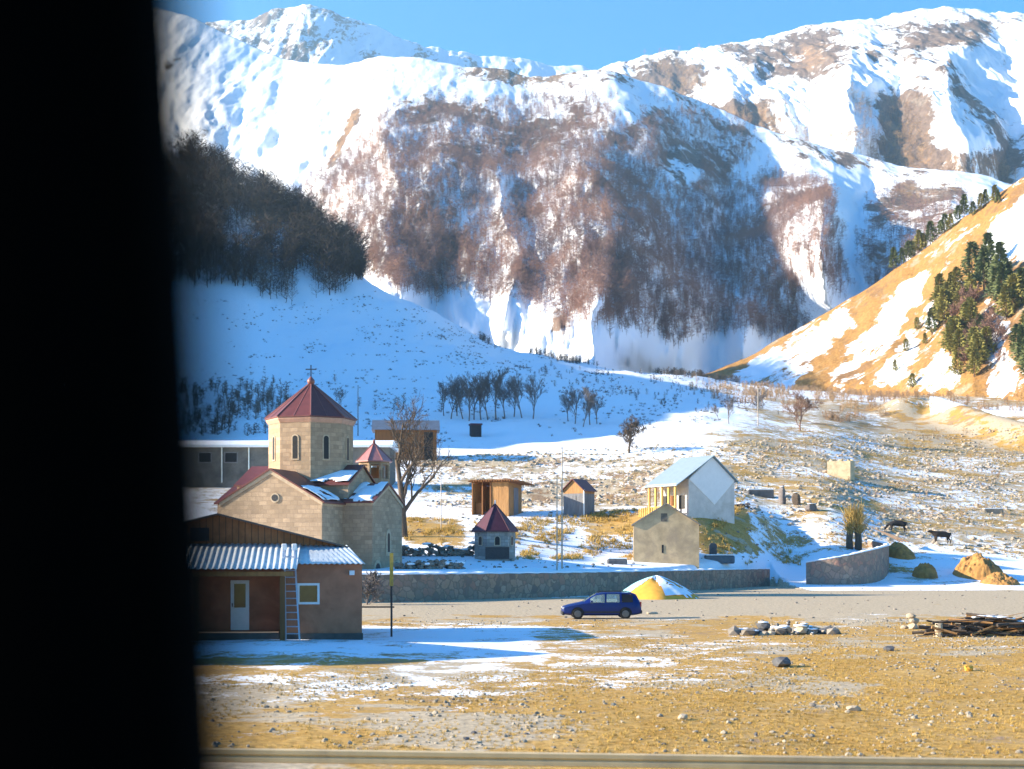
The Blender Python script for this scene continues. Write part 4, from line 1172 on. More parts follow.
# small gabled shed
pd = 158.0
ps = thing('small_shed', 'small gabled plank shed with dark red roof right of the wooden shed', 'shed', on(579, pd), R(-32))
pz0 = ps.location.z; py_ = lambda y: CZ + (HZ - y) * pd / F - pz0
MB().box(-1.25, 1.25, -1.3, 1.3, -.6, py_(494)).build('lower_wall', M_woodgrey, ps)
MB().prism([(-1.25, 0, py_(494) + .004), (1.25, 0, py_(494) + .004), (1.25, 0, py_(490)), (0, 0, py_(480)), (-1.25, 0, py_(490))], (0, -1.3, 0), (0, 1.3, 0)).build('upper_wall', M_wood, ps)
b = MB(); slp = (py_(480) - py_(490)) / 1.25
for s_ in (-1, 1):
    poly = [(0, 0, py_(480) + .01), (s_ * 1.5, 0, py_(480) - slp * 1.5 + .01), (s_ * 1.5, 0, py_(480) - slp * 1.5 + .1), (0, 0, py_(480) + .1)]
    b.prism(poly if s_ > 0 else poly[::-1], (0, -1.55, 0), (0, 1.5, 0))
b.build('roof', M_redroof, ps)
MB().tube([(1.33, -1.25, -.3), (1.33, -1.25, py_(490))], 0.09, 6).build('pipe', M_white, ps)
MB().box(-.45, .35, -1.345, -1.303, -.4, py_(496)).build('door', M_woodgrey, ps)

# ---------------------------------------------------------------- white house
whd = 150.0
wh = thing('white_house', 'white gabled house with pale blue-grey roof and yellow porch on the slope', 'house', on(704, whd), R(35))
hz0 = wh.location.z; hy = lambda y: CZ + (HZ - y) * whd / F - hz0
# local: gable faces -y; ridge along y
GW, GL = 3.25, 4.5
ze_, zr_ = hy(480), hy(457)
y0 = -1.2
M_pale = plain('pale_plaster', (0.60, 0.54, 0.50), 0.9, 0.12, 1.5, bmp=0.1, stain=(0.48, 0.42, 0.36))
M_lilac = plain('white_sheeting', (0.78, 0.74, 0.73), 0.6, 0.06, 1.5, bmp=0.05)
poly = [(-GW, 0, -2.5), (GW, 0, -2.5), (GW, 0, ze_), (0, 0, zr_), (-GW, 0, ze_)]
MB().prism(poly, (0, y0, 0), (0, y0 + GL, 0)).build('wall', M_pale, wh)
MB().prism([(-GW + .05, 0, ze_ - .05), (0.35, 0, hy(505)), (GW - .03, 0, ze_ - .05), (0, 0, zr_ - .08)], (0, y0 - .05, 0), (0, y0 - .003, 0)).build('gable_cladding', M_lilac, wh)
b = MB(); slp = (zr_ - ze_) / GW
for s_, ov in ((-1, 2.0), (1, .3)):
    xe = s_ * (GW + ov); zo = zr_ - slp * (GW + (ov if s_ > 0 else ov * .55))
    pl_ = [(0, 0, zr_ + .01), (xe, 0, zo + .01), (xe, 0, zo + .1), (0, 0, zr_ + .1)]
    b.prism(pl_ if s_ > 0 else pl_[::-1], (0, y0 - .35, 0), (0, y0 + GL + .3, 0))
b.build('roof', plain('blue_grey_roof', (0.24, 0.31, 0.36), 0.5, 0.1, 2, 0.1, 0.05, 0.5), wh)
M_yporch = plain('yellow_wood', (0.58, 0.36, 0.10), 0.7, 0.2, 4, streak=True)
for i in range(5):
    y = y0 + .2 + i * (GL - .4) / 4
    MB().box(-GW - 1.75, -GW - 1.55, y - .1, y + .1, -2.0, zr_ - slp * (GW + .9) - .05).build('porch_post', M_yporch, wh)
MB().box(-GW - 1.78, -GW - 1.52, y0 - .1, y0 + GL, zr_ - slp * (GW + .9) - .06, zr_ - slp * (GW + .9) + .12).build('porch_beam', M_yporch, wh)
b = MB(); b.box(-GW - 1.7, -GW - 1.6, y0 + .3, y0 + GL - .3, 0.75, 0.85)
for i in range(20):
    y = y0 + .35 + i * .29; b.box(-GW - 1.69, -GW - 1.61, y, y + .12, -.2, 0.75)
b.build('porch_railing', M_yporch, wh)
MB().box(-GW - 1.9, -GW - .003, y0, y0 + GL, -1.3, -.1).build('porch_floor', M_pale, wh)
for yy in (y0 + .6, y0 + 3.2):
    MB().box(-GW - .06, -GW - .003, yy, yy + .9, .6, 2.0).build('window', M_dark, wh)
MB().box(-GW - .06, -GW - .003, y0 + 1.9, y0 + 2.8, -.1, 2.0).build('door', M_timber, wh)

# ---------------------------------------------------------------- stone shed
ssd = 133.8
ss = thing('stone_shed', 'plain gabled stone shed with a single slit window above the terrace wall', 'shed', on(665.5, ssd), R(-4.5))
s0 = ss.location.z; ssy = lambda y: CZ + (HZ - y) * ssd / F - s0
sw = 32.0 / F * ssd
M_shst = plain('lime_rendered_stone', (0.48, 0.35, 0.205), 0.95, 0.3, 1.1, bmp=0.5, stain=(0.34, 0.25, 0.165))
poly = [(-sw, 0, -1.2), (sw, 0, -1.2), (sw, 0, ssy(525)), (0, 0, ssy(505)), (-sw, 0, ssy(525))]
MB().prism(poly, (0, -2.5, 0), (0, 3.5, 0)).build('wall', M_shst, ss)
b = MB(); slp = (ssy(505) - ssy(525)) / sw
for s_ in (-1, 1):
    xe = s_ * (sw + .16); zo = ssy(505) - slp * (sw + .16)
    pl_ = [(0, 0, ssy(505) + .005), (xe, 0, zo + .005), (xe, 0, zo + .13), (0, 0, ssy(505) + .13)]
    b.prism(pl_ if s_ > 0 else pl_[::-1], (0, -2.65, 0), (0, 3.6, 0))
b.build('roof', plain('grey_slab_roof', (0.23, 0.21, 0.18), 0.9, 0.3, 2), ss)
MB().box(-.42, -.25, -2.53, -2.503, ssy(553), ssy(545)).build('slit_window', M_dark, ss)
MB().box(-.5, .1, -2.515, -2.503, ssy(522), ssy(514)).build('vent_patch', plain('vent_dark', (0.14, 0.12, 0.095), 0.95, 0.4, 3), ss)  # flat dark square standing for the vent opening

# ---------------------------------------------------------------- small dark hut and ruin on the slope
hd2 = 262.0
ht_ = thing('hut', 'small dark box hut standing alone on the shaded snow field', 'hut', on(475.5, hd2), R(12))
MB().box(-.95, .95, -.9, .9, -.5, 2.0).build('wall', plain('black_boards', (0.035, 0.033, 0.035), 0.9, 0.3, 4), ht_)
MB().box(-1.1, 1.1, -1.1, 1.1, 2.003, 2.3).build('roof', M_purproof, ht_)
rd = 212.0
ru = thing('ruin', 'roofless square ruin of pale stone among the dry grass', 'ruin', on(841, rd), R(-25))
h_ = 2.4
b = MB()
b.box(-1.7, 1.7, -1.6, -1.1, -1, h_ - .1).box(1.2, 1.7, -1.095, 1.6, -1, h_).box(-1.7, -1.2, -1.095, 1.6, -1, h_ - .5).box(-1.195, 1.195, 1.1, 1.6, -1, h_ - .8)
for k, (x, y, z) in enumerate(((1.4, -1.3, h_), (.2, -1.35, h_ - .05), (-1.2, -1.3, h_ - .1), (1.45, .4, h_), (-1.4, .2, h_ - .5))): b.rock((x, y, z), (.45, .3, .3), 60 + k)
b.build('stonework', plain('ruin_stone', (0.52, 0.40, 0.25), 0.95, 0.35, 1.5, bmp=0.5), ru)

# ---------------------------------------------------------------- bare trees
M_bark = plain('bark', (0.105, 0.078, 0.058), 0.95, 0.35, 5, bmp=0.4)
M_barkb = plain('grey_bark', (0.17, 0.145, 0.135), 0.95, 0.35, 5, bmp=0.3)
M_barkr = plain('reddish_twigs', (0.24, 0.135, 0.095), 0.95, 0.3, 3, bmp=0)
def bare_tree_mesh(h, seed, r0, depth=5, spread=0.75, trunk=0.25, kids=5, minr=0.012, gn=0.62, lean=0.05):
    """(trunk-and-limb builder, twig builder)"""
    rr = random.Random(seed); A, T = MB(), MB()
    def grow(p, d, L, r, lev):
        n = 4 if lev < 2 else 3
        pts = [p]; rad = [r]; q = p; dd = d
        for i in range(n):
            dd = (dd + Vector((rr.gauss(0, .11), rr.gauss(0, .11), rr.gauss(0.05, .07)))).normalized()
            q = q + dd * (L / n); pts.append(q); rad.append(max(minr * .6, r * (1 - .55 * (i + 1) / n)))
        (A if lev < 3 else T).tube(pts, rad, 7 if lev == 0 else (5 if lev < 3 else 3), cap=False)
        if lev >= depth: return
        k = kids if lev else kids + 2
        for c in range(k):
            f = (trunk + (1 - trunk) * (c + rr.random()) / k) if lev == 0 else 0.3 + 0.7 * (c + rr.random()) / k
            f = min(f, .999); i = min(int(f * n), n - 1); g = f * n - i
            q = pts[i].lerp(pts[i + 1], g)
            base = (pts[i + 1] - pts[i]).normalized()
            az = rr.random() * 6.283 + c * 2.4
            u = base.orthogonal().normalized(); v = base.cross(u)
            sd = u * math.cos(az) + v * math.sin(az)
            nd_ = (base * (1 - spread * .55) + sd * spread * rr.uniform(.7, 1.2) + Vector((0, 0, .16))).normalized()
            grow(q, nd_, L * gn * rr.uniform(.7, 1.15) * (1.05 - .35 * f if lev == 0 else 1), max(minr, rad[i] * .6), lev + 1)
    grow(Vector((0, 0, -.25)), Vector((lean * rr.gauss(0, 1), lean * rr.gauss(0, 1), 1)).normalized(), h * .62, r0, 0)
    zm = max(v[2] for v in A.v + T.v); k = h / zm
    A.v = [(x * k, y * k, z * k) for x, y, z in A.v]; T.v = [(x * k, y * k, z * k) for x, y, z in T.v]
    return A, T
def bare_tree(label, loc, h, seed, r0, mat, matt, group=None, rz=0.0, **kw):
    t = thing('bare_tree', label, 'tree', loc, rz, group)
    A, T = bare_tree_mesh(h, seed, r0, **kw)
    A.build('trunk', mat, t, smooth=True); T.build('crown', matt, t)
    return t
dT = d_at(405, 537)
bare_tree('tall dark bare tree rising beside the church right arm and bell tower', on(404, dT), 143 / F * dT, 12, 0.46, M_bark, M_bark, depth=5, spread=0.62, trunk=0.3, kids=4, minr=0.022, gn=0.64, lean=0.02)
d2_ = d_at(629, 453)
bare_tree('lone spreading bare tree on the snow above the white house', on(629, d2_), 40 / F * d2_, 27, 0.2, M_bark, M_bark, depth=4, spread=0.95, trunk=0.18, kids=6, minr=0.03)
GROVE = [(444, 416, 36), (451, 419, 44), (457, 416, 40), (463, 419, 46), (469, 421, 45), (474, 420, 48), (481, 420, 50), (488, 420, 47), (496, 419, 54), (505, 418, 42), (514, 417, 42), (522, 418, 45), (533, 419, 44)]
protos = []
for q in range(4):
    A, T = bare_tree_mesh(8.5, 50 + q, 0.12, depth=4, spread=0.5, trunk=0.25, kids=6, minr=0.014, gn=0.56); protos.append((A, T))
proto = {}
def grove_tree(px, y, hp, k, label, group, mats=(M_barkb, M_barkb)):
    d = d_at(px, y, 200); h = hp / F * d
    key = (k, mats[0].name)
    if key not in proto:
        t = thing('bare_tree', label, 'tree', on(px, d), 0, group)
        protos[k][0].build('trunk', mats[0], t, smooth=True); protos[k][1].build('crown', mats[1], t); proto[key] = t
        t.scale = (h / 8.5,) * 3
        return t
    return dup(proto[key], on(px, d), random.Random(px).random() * 6.28, h / 8.5, label, group)
for i, (px, y, hp) in enumerate(GROVE):
    grove_tree(px, y, hp, i % 4, 'slim bare grey tree in the row on the shaded snow field above the wooden shed', 'bare trees of the snowy row')
for i, (px, y, hp) in enumerate([(568, 421, 33), (575, 424, 38), (583, 427, 36), (590, 425, 40), (597, 424, 34)]):
    grove_tree(px, y, hp, (i + 1) % 4, 'slim bare grey tree in the small clump left of the lone spreading tree', 'bare trees of the small clump')
grove_tree(729, 424, 30, 2, 'low round bare tree left of the thin pole on the snow', None)
grove_tree(719, 421, 18, 1, 'very small bare tree just left of the low round one', None)
grove_tree(757, 417, 30, 3, 'dark bare tree right behind the thin pale pole', None)
dR = d_at(800, 431, 200)
A, T = bare_tree_mesh(44 / F * dR, 61, .16, depth=4, spread=.75, trunk=.12, kids=6, minr=.022)
rt_ = thing('bare_tree', 'reddish brown bare tree at the upper edge of the dry slope', 'tree', on(800, dR))
A.build('trunk', M_barkr, rt_, smooth=True); T.build('crown', M_barkr, rt_)
A, T = bare_tree_mesh(4.2, 63, .06, depth=3, spread=.85, trunk=.03, kids=7, minr=.03)
rus = thing('russet_bush', 'russet bare bush among the pines of the ochre hill', 'bush', (0, 0, 0), 0, 'russet bushes among the pines')
A.build('stems', M_barkr, rus); T.build('twigs', M_barkr, rus)
grove_tree(341, 408, 22, 1, 'small dark bare tree on the snow beside the church dome', None)

# shrubs and scrub
tbush = far_tree_templates(8, 31, 34, 3, 0.022, 1.3, 0.02)
def scrub(name, polys, n, h0, h1, mat, seed, lo=170, hi=715, dens=lambda x, y: 1 + 0 * x):
    r = np.random.default_rng(seed)
    xs_ = np.concatenate([np.array(p)[:, 0] for p in polys]); ys_ = np.concatenate([np.array(p)[:, 1] for p in polys])
    px = r.uniform(xs_.min(), xs_.max(), n * 6); d = lo * (hi / lo) ** r.random(n * 6)
    X = (px - 512) / F * d; z = gz(X, d); y = PY(z, d)
    ok = np.zeros(len(px), bool)
    for p in polys: ok |= in_poly(px + 4 * fbm(px / 9, d / 9, 2, seed), y, p)
    ok &= r.random(len(px)) < dens(px, y)
    P = np.stack([X, d, z], -1)[ok][:n]
    print(name, len(P))
    return far_wood(name, P, r.uniform(h0, h1, len(P)), tbush, mat, seed)
clump = lambda k: (lambda x, y: np.clip(0.35 + 1.3 * fbm(x / 14, y / 5, 3, k), 0, 1))
scrub('riverside_scrub', [[(690, 376), (760, 380), (1030, 388), (1030, 416), (960, 408), (900, 414), (840, 424), (800, 412), (690, 396)]], 1500, 0.8, 2.6, M_scrub, 501, 300, 520, clump(510))
scrub('riverside_scrub', [[(470, 338), (540, 345), (600, 358), (665, 362), (740, 372), (740, 384), (640, 372), (560, 362)]], 700, 1.0, 3.0, M_bushd, 502, 430, 720)
scrub('low_bushes', [[(180, 388), (280, 380), (300, 405), (300, 436), (180, 436)], [(325, 380), (352, 382), (350, 395), (326, 395)], [(300, 400), (520, 380), (520, 410), (300, 420)]], 380, 1.0, 3.4, M_bushd, 503, 240, 400,
      lambda x, y: np.where(x < 300, 0.75, 0.10))
scrub('low_bushes', [[(520, 362), (720, 380), (790, 395), (790, 415), (700, 412), (620, 398), (520, 385)]], 230, 0.8, 2.0, M_bushd, 504, 280, 560)
scrub('dry_scrub', [[(740, 430), (1030, 415), (1030, 540), (900, 520), (760, 470)], [(540, 485), (700, 480), (700, 505), (540, 505)], [(770, 455), (830, 455), (830, 480), (770, 480)]], 700, 0.4, 1.0, M_scrub, 505, 150, 330, clump(520))

# conifers and russet bushes of the right-hand hill
M_pine = plain('pine_needles', (0.13, 0.15, 0.055), 0.85, 0.45, 0.8, bmp=0)
M_pine2 = plain('yellow_green_needles', (0.25, 0.22, 0.055), 0.85, 0.4, 0.8, bmp=0)
def conifer_mesh(h, seed, wd, round_=0.0, n=900, low=0.12):
    rr = np.random.default_rng(seed); vs = []; fs = []
    for _ in range(n):
        f = rr.random() ** 0.8
        rad = wd * ((1 - f) ** (0.8 - 0.4 * round_)) * (0.78 + 0.22 * math.sin(f * 23 + seed) ** 2)
        if round_: rad *= min(1, 0.45 + f * 2.2)
        az = rr.random() * 6.283; q = rad * rr.random() ** 0.45 * (0.8 + 0.4 * math.sin(3 * az + seed + f * 5))
        c = np.array([q * math.cos(az), q * math.sin(az), h * (low + (1 - low) * f)])
        out = np.array([math.cos(az), math.sin(az), -0.25 + 0.5 * f]); out /= np.linalg.norm(out)
        s = h * 0.05 * (0.6 + 0.8 * rr.random())
        sd = np.cross(out, rr.normal(size=3)); sd /= np.linalg.norm(sd) + 1e-9
        k = len(vs); vs += [c - sd * s * .55, c + sd * s * .55, c + out * s * 1.6 + rr.normal(size=3) * s * .25]; fs.append((k, k + 1, k + 2))
    b = MB(); b.add([tuple(v) for v in vs], fs); return b
CON = [(9.0, 1, 2.7, 0.0, M_pine), (9.0, 2, 3.3, 0.6, M_pine), (9.0, 3, 3.5, 0.8, M_pine2), (9.0, 4, 2.9, 0.3, M_pine2)]
cprot = []
def hill_point(px, y):
    t = np.linspace(0.01, 1, 300); P = at_mount(MTR, np.full(300, float(px)), t)
    yy = PY(P[:, 2], P[:, 1]); k = int(np.argmin(np.abs(yy - y))); return Vector(P[k])
def conifer(px, y, hp, k, label, group, name='pine_tree'):
    P = hill_point(px, y); h = hp / F * P.y
    while len(cprot) <= k: cprot.append(None)
    if cprot[k] is None:
        hh, sd, wd, ro, mt = CON[k]
        t = thing(name, label, 'tree', P, 0, group)
        MB().tube([(0, 0, -.6), (.05, 0, 4), (0, .05, 8.4)], [.2, .13, .03], 6).build('trunk', M_bark, t)
        conifer_mesh(hh, sd, wd, ro).build('crown', mt, t)
        cprot[k] = t; t.scale = (h / 9,) * 3; return
    dup(cprot[k], P, random.Random(px * 7 + y).random() * 6.28, h / 9, label, group)
rp = random.Random(5)
for i in range(17):
    px = 893 + i * 6.6 + rp.uniform(-3, 3); y = np.interp(px, [890, 930, 960, 1005], [250, 238, 219, 199]) + rp.uniform(-3, 5)
    conifer(px, y, rp.uniform(14, 24), rp.choice([0, 1, 1, 3]), 'dark pine along the upper crest line of the ochre right-hand hill', 'pines along the hill crest')
LOWC = [(972, 275), (984, 284), (995, 292), (1002, 298), (1008, 290), (988, 268), (1000, 276)]
for px, y in LOWC:
    conifer(px, y + 8, rp.uniform(32, 44), rp.choice([0, 0, 1]), 'dark green pine in the upper right group above the snow gully of the ochre hill', 'pines above the snow gully')
for i in range(34):
    f = i / 33; cx = np.interp(f, [0, 0.3, 0.7, 1], [952, 945, 962, 975]) + rp.uniform(-24, 24); y = 292 + f * 84 + rp.uniform(-4, 4)
    if cx < 925 + max(0, (330 - y) * 0.4): cx += 22
    conifer(cx, y, rp.uniform(22, 36), rp.choice([1, 2, 3, 2]), 'mixed green pine of the dense clump low in the middle of the ochre hill', 'pines of the dense clump')
for i in range(12):
    conifer(rp.uniform(1006, 1045), 305 + i * 7.5, rp.uniform(28, 42), rp.choice([1, 2, 0]), 'green pine of the group at the far right picture edge right of the snow gully', 'pines right of the snow gully')
for px, y in ((912, 388), (895, 372), (906, 352), (925, 345), (917, 330)):
    conifer(px, y, rp.uniform(10, 16), rp.choice([2, 3]), 'small yellow-green young pine at the lower left rim of the clump on the ochre hill', 'young pines at the clump rim')
for i in range(16):
    px = rp.choice([rp.uniform(962, 984), rp.uniform(940, 1000), rp.uniform(985, 1002)]); y = rp.uniform(300, 372)
    P = hill_point(px, y); h = rp.uniform(18, 30) / F * P.y
    sc_ = h / 4.2
    if i == 0: rus.location = P; rus.scale = (sc_,) * 3
    else: dup(rus, P, rp.random() * 6.28, sc_)

# ---------------------------------------------------------------- poles
M_pole = plain('pale_pole', (0.42, 0.36, 0.29), 0.9, 0.2, 4)
def pole(px, yb, yt, label, lo=90, r=0.075, arm=None, mat=M_pole):
    d = d_at(px, yb, lo); t = thing('pole', label, 'pole', on(px, d), 0)
    h = (yb - yt) / F * d
    MB().tube([(0, 0, -.5), (0, 0, h)], [r * 1.2, r * .8], 8).build('mast', mat, t)
    MB().tube([(0, 0, h), (0, 0, h + .12)], [r * 1.1, r * .5], 8).build('cap', M_iron, t)
    if arm: MB().box(-arm, arm, -.05, .05, h - .5, h - .4).build('cross_arm', mat, t)
    return t
pole(562, 569, 449, 'taller of the two thin pale poles standing in the church yard snow', 110, 0.06)
pole(557, 571, 478, 'shorter thin pale pole beside the taller one in the church yard snow', 110, 0.05)
pole(441, 530, 472, 'thin grey pole between the big bare tree and the wooden shed', 110, 0.05)
pole(358, 436, 386, 'dark thin pole beside the church dome on the shaded snow', 200, 0.09, None, M_barkb)
pole(758, 426, 388, 'thin pale pole on the snow near the reddish bare tree', 200, 0.09)

# ---------------------------------------------------------------- car
M_car = plain('dark_blue_car_paint', (0.003, 0.014, 0.115), 0.38, 0.06, 2, 0.0, 0, 0.35)
M_tyre = plain('tyre', (0.02, 0.02, 0.02), 0.85, 0.2, 10, bmp=0)
M_rim = plain('dusty_wheel_rim', (0.16, 0.15, 0.14), 0.5, 0.2, 10, 0.5, 0)
M_red = plain('tail_light_red', (0.35, 0.03, 0.02), 0.3, 0.1, 10, bmp=0)
M_lens = plain('lamp_lens', (0.6, 0.62, 0.65), 0.15, 0.1, 10, bmp=0)
M_bumper = plain('black_plastic', (0.03, 0.03, 0.035), 0.6, 0.2, 10, bmp=0)
M_cglass, t_, p_ = newmat('car_glass')
p_.inputs['Base Color'].default_value = (0.55, 0.75, 0.80, 1); p_.inputs['Roughness'].default_value = 0.02
tr_ = nd(t_, 'ShaderNodeBsdfTransparent'); tr_.inputs[0].default_value = (0.55, 0.72, 0.78, 1)
mx_ = nd(t_, 'ShaderNodeMixShader'); mx_.inputs[0].default_value = 0.25
t_.links.new(tr_.outputs[0], mx_.inputs[1]); t_.links.new(p_.outputs[0], mx_.inputs[2])
t_.links.new(mx_.outputs[0], [n for n in t_.nodes if n.type == 'OUTPUT_MATERIAL'][0].inputs[0])
cd_ = 75.5
car = thing('car', 'dark blue estate car driving left along the gravel road', 'car', on(600.5, cd_, 0.0), R(1.5))
car.scale = (.96, .96, .96)
# stations along x: (x, half width, sill z, belt z, roof z, roof half width); window spans flagged
ST = [(-2.14, .62, .36, .52, .56, .50), (-2.06, .74, .26, .62, .69, .62), (-1.75, .81, .22, .72, .79, .66), (-1.2, .835, .20, .82, .90, .68), (-0.98, .84, .20, .86, .95, .70),
      (-0.62, .845, .20, .88, 1.20, .62), (-0.30, .845, .20, .89, 1.385, .60), (0.18, .845, .20, .90, 1.45, .60), (0.26, .845, .20, .90, 1.455, .60), (1.0, .845, .20, .91, 1.455, .60),
      (1.10, .845, .20, .91, 1.45, .60), (1.72, .84, .22, .92, 1.42, .59), (1.92, .82, .25, .92, 1.34, .58), (2.08, .80, .28, .90, 1.02, .66), (2.17, .74, .34, .70, .80, .66), (2.19, .66, .36, .52, .60, .60)]
def ring_of(s_):
    x, w_, z0, zb_, zr2, wr = s_
    zm = (z0 + zb_) / 2
    return [(x, -w_ * .86, z0), (x, -w_, z0 + .09), (x, -w_ * 1.01, zm), (x, -w_ * .975, zb_), (x, -(wr + .035), zr2 - .07), (x, -wr * .86, zr2), (x, 0, zr2 + .025),
            (x, wr * .86, zr2), (x, (wr + .035), zr2 - .07), (x, w_ * .975, zb_), (x, w_ * 1.01, zm), (x, w_, z0 + .09), (x, w_ * .86, z0)]
vs = [p for s_ in ST for p in ring_of(s_)]
k = 13; fs = []; gl = {'side': [], 'rear_side': [], 'front': [], 'rear': []}
for i in range(len(ST) - 1):
    for j in range(k):
        q = (i * k + j, i * k + (j + 1) % k, (i + 1) * k + (j + 1) % k, (i + 1) * k + j)
        if j in (3, 8) and i in (5, 6): gl['side'].append(q); continue
        if j in (3, 8) and i == 8: gl['side'].append(q); continue
        if j in (3, 8) and i == 10: gl['rear_side'].append(q); continue
        if j in (5, 6) and i in (4, 5): gl['front'].append(q); continue
        if j in (5, 6) and i == 12: gl['rear'].append(q); continue
        fs.append(q)
fs += [tuple(range(k))[::-1], tuple((len(ST) - 1) * k + j for j in range(k))]
body = MB().add(vs, fs).build('body', M_car, car, smooth=True)
body.data.set_sharp_from_angle(angle=R(38))
for nm, lst in gl.items():
    for q in lst:
        pts = [Vector(vs[i]) for i in q]; c_ = sum(pts, Vector()) / 4
        pts = [p + (c_ - p) * 0.05 for p in pts]
        MB().add(pts, [(0, 1, 2, 3)]).build('window', M_dark if nm == 'rear_side' else M_cglass, car)
MB().box(-.95, 1.9, -.78, .78, .3, .62).build('cabin_floor', M_bumper, car)
for x in (.05, .95):
    for y in (-.36, .36):
        b = MB(); b.obox((x + .1, y, .98), (1, 0, .2), (0, 1, 0), (-.2, 0, 1), .07, .22, .34); b.obox((x + .12, y, 1.33), (1, 0, .1), (0, 1, 0), (0, 0, 1), .05, .12, .06)
        b.build('seat', M_bumper, car, bevel=.03)
for x in (-1.32, 1.30):
    for s_ in (-1, 1):
        wl = MB(); wl.ring([(.2, -.09), (.275, -.1), (.305, -.07), (.305, .07), (.275, .1), (.2, .09)], 24)
        o = wl.build('wheel', M_tyre, car, smooth=True); o.rotation_euler = (R(90), 0, 0); o.location = (x, s_ * .77, .305)
        h = MB(); h.ring([(.2, -.085), (.18, -.1), (.05, -.105)], 16); h.ring([(.2, .085), (.18, .1), (.05, .105)], 16); h.build('rim', M_rim, o)
        a = MB()
        for q in range(13):
            pass
        arc = MB(); pts = [(x + .36 * math.cos(math.pi * q / 12), s_ * .848, .31 + .36 * math.sin(math.pi * q / 12)) for q in range(13)]
        inner = [(x + .30 * math.cos(math.pi * q / 12), s_ * .853, .31 + .30 * math.sin(math.pi * q / 12)) for q in range(13)]
        arc.add([(p[0], s_ * .856, p[2]) for p in pts] + [(x, s_ * .856, .2)], [tuple(range(13)) + (13,)] if s_ > 0 else [((tuple(range(13)) + (13,))[::-1])])
        arc.build('wheel_arch', M_tyre, car)
MB().box(-2.17, -2.02, -.72, .72, .22, .44).build('bumper', M_bumper, car, bevel=.04)
MB().box(2.06, 2.23, -.76, .76, .3, .5).build('bumper', M_bumper, car, bevel=.04)
MB().box(-.95, .98, -.872, -.855, .36, .44).build('side_strip', M_bumper, car)
for s_ in (-1, 1):
    MB().box(-2.13, -2.02, s_ * .58 - .13, s_ * .58 + .13, .55, .66).build('headlight', M_lens, car, bevel=.02)
    MB().box(2.10, 2.185, s_ * .70 - .06, s_ * .70 + .06, .68, .95).build('tail_light', M_red, car, bevel=.02)
    MB().box(-.62, -.5, s_ * .93 - .08, s_ * .93 + .08, .93, 1.04).build('mirror', M_car, car, bevel=.02)
    MB().tube([(-.2, s_ * .55, 1.43), (-.1, s_ * .55, 1.5), (1.5, s_ * .55, 1.51), (1.62, s_ * .55, 1.44)], .018, 6).build('roof_rail', M_bumper, car)
    for x in (.08, 1.0): MB().box(x - .08, x + .05, s_ * .862 - .01, s_ * .862 + .01, .78, .81).build('door_handle', M_bumper, car)

# ---------------------------------------------------------------- heap under a sheet
M_sand = plain('yellow_sand', (0.74, 0.36, 0.05), 0.95, 0.18, 2, bmp=0.4)
M_cyan = plain('pale_cyan_sheet', (0.36, 0.70, 0.78), 0.4, 0.1, 2, bmp=0.3, spec=0.5)
hp_ = thing('sand_heap', 'yellow sand heap half covered by a pale cyan sheet and snow behind the car', 'sand heap', on(654, 106.5, -.05), 0)
na, nr = 72, 22
def heap_pt(a, r, lift):
    R_ = 1 + 0.07 * math.sin(3 * a + 1) + .04 * math.sin(7 * a)
    z = 1.72 * (1 - r ** 1.5) * (0.94 + .06 * math.sin(5 * a))
    x = (3.25 if math.cos(a) > 0 else 3.0) * r * R_ * math.cos(a) + .1 * (1 - r); y = 3.6 * r * R_ * math.sin(a)
    n_ = 0.07 * float(fbm(x * 1.5, y * 1.5, 3, 601))
    return Vector((x, y, max(z + n_ * (1 - r * .6), -.2))) + Vector((math.cos(a) * .5, math.sin(a) * .5, .8)) * lift
def heap_zone(a, r):
    deg = math.degrees(a) % 360
    q = deg + 10 * float(fbm(r * 5, a * 3, 3, 603))
    if 128 < q < 206 + 34 * (1 - r): return 'sheet'
    if 200 < q < 288 - 22 * (1 - r): return 'sand' if r > .2 + .1 * float(fbm(a * 6, 0, 2, 605)) else 'snow'
    return 'snow' if fbm(r * 4 + 9, a * 5, 3, 607) > -.42 + (.5 if r > .88 else 0) else 'sand'
zone = {}
for i in range(nr):
    for j in range(na):
        zone.setdefault(heap_zone(2 * math.pi * (j + .5) / na, (i + .5) / nr), []).append((i, j))
for nm, lift, mt, part in (('sand', 0, M_sand, 'sand'), ('sheet', .035, M_cyan, 'plastic_sheet'), ('snow', .05, M_snow, 'snow_cover')):
    b = MB()
    cells = zone.get(nm, []) if nm != 'sand' else [(i, j) for i in range(nr) for j in range(na)]
    idx = {}; fs = []
    def vid(i, j):
        j %= na
        if (i, j) not in idx:
            idx[(i, j)] = len(b.v); b.v.append(tuple(heap_pt(2 * math.pi * j / na, i / nr, lift)))
        return idx[(i, j)]
    for i, j in cells: b.f.append((vid(i, j), vid(i, j + 1), vid(i + 1, j + 1), vid(i + 1, j))[::-1])
    b.build(part, mt, hp_, smooth=True)

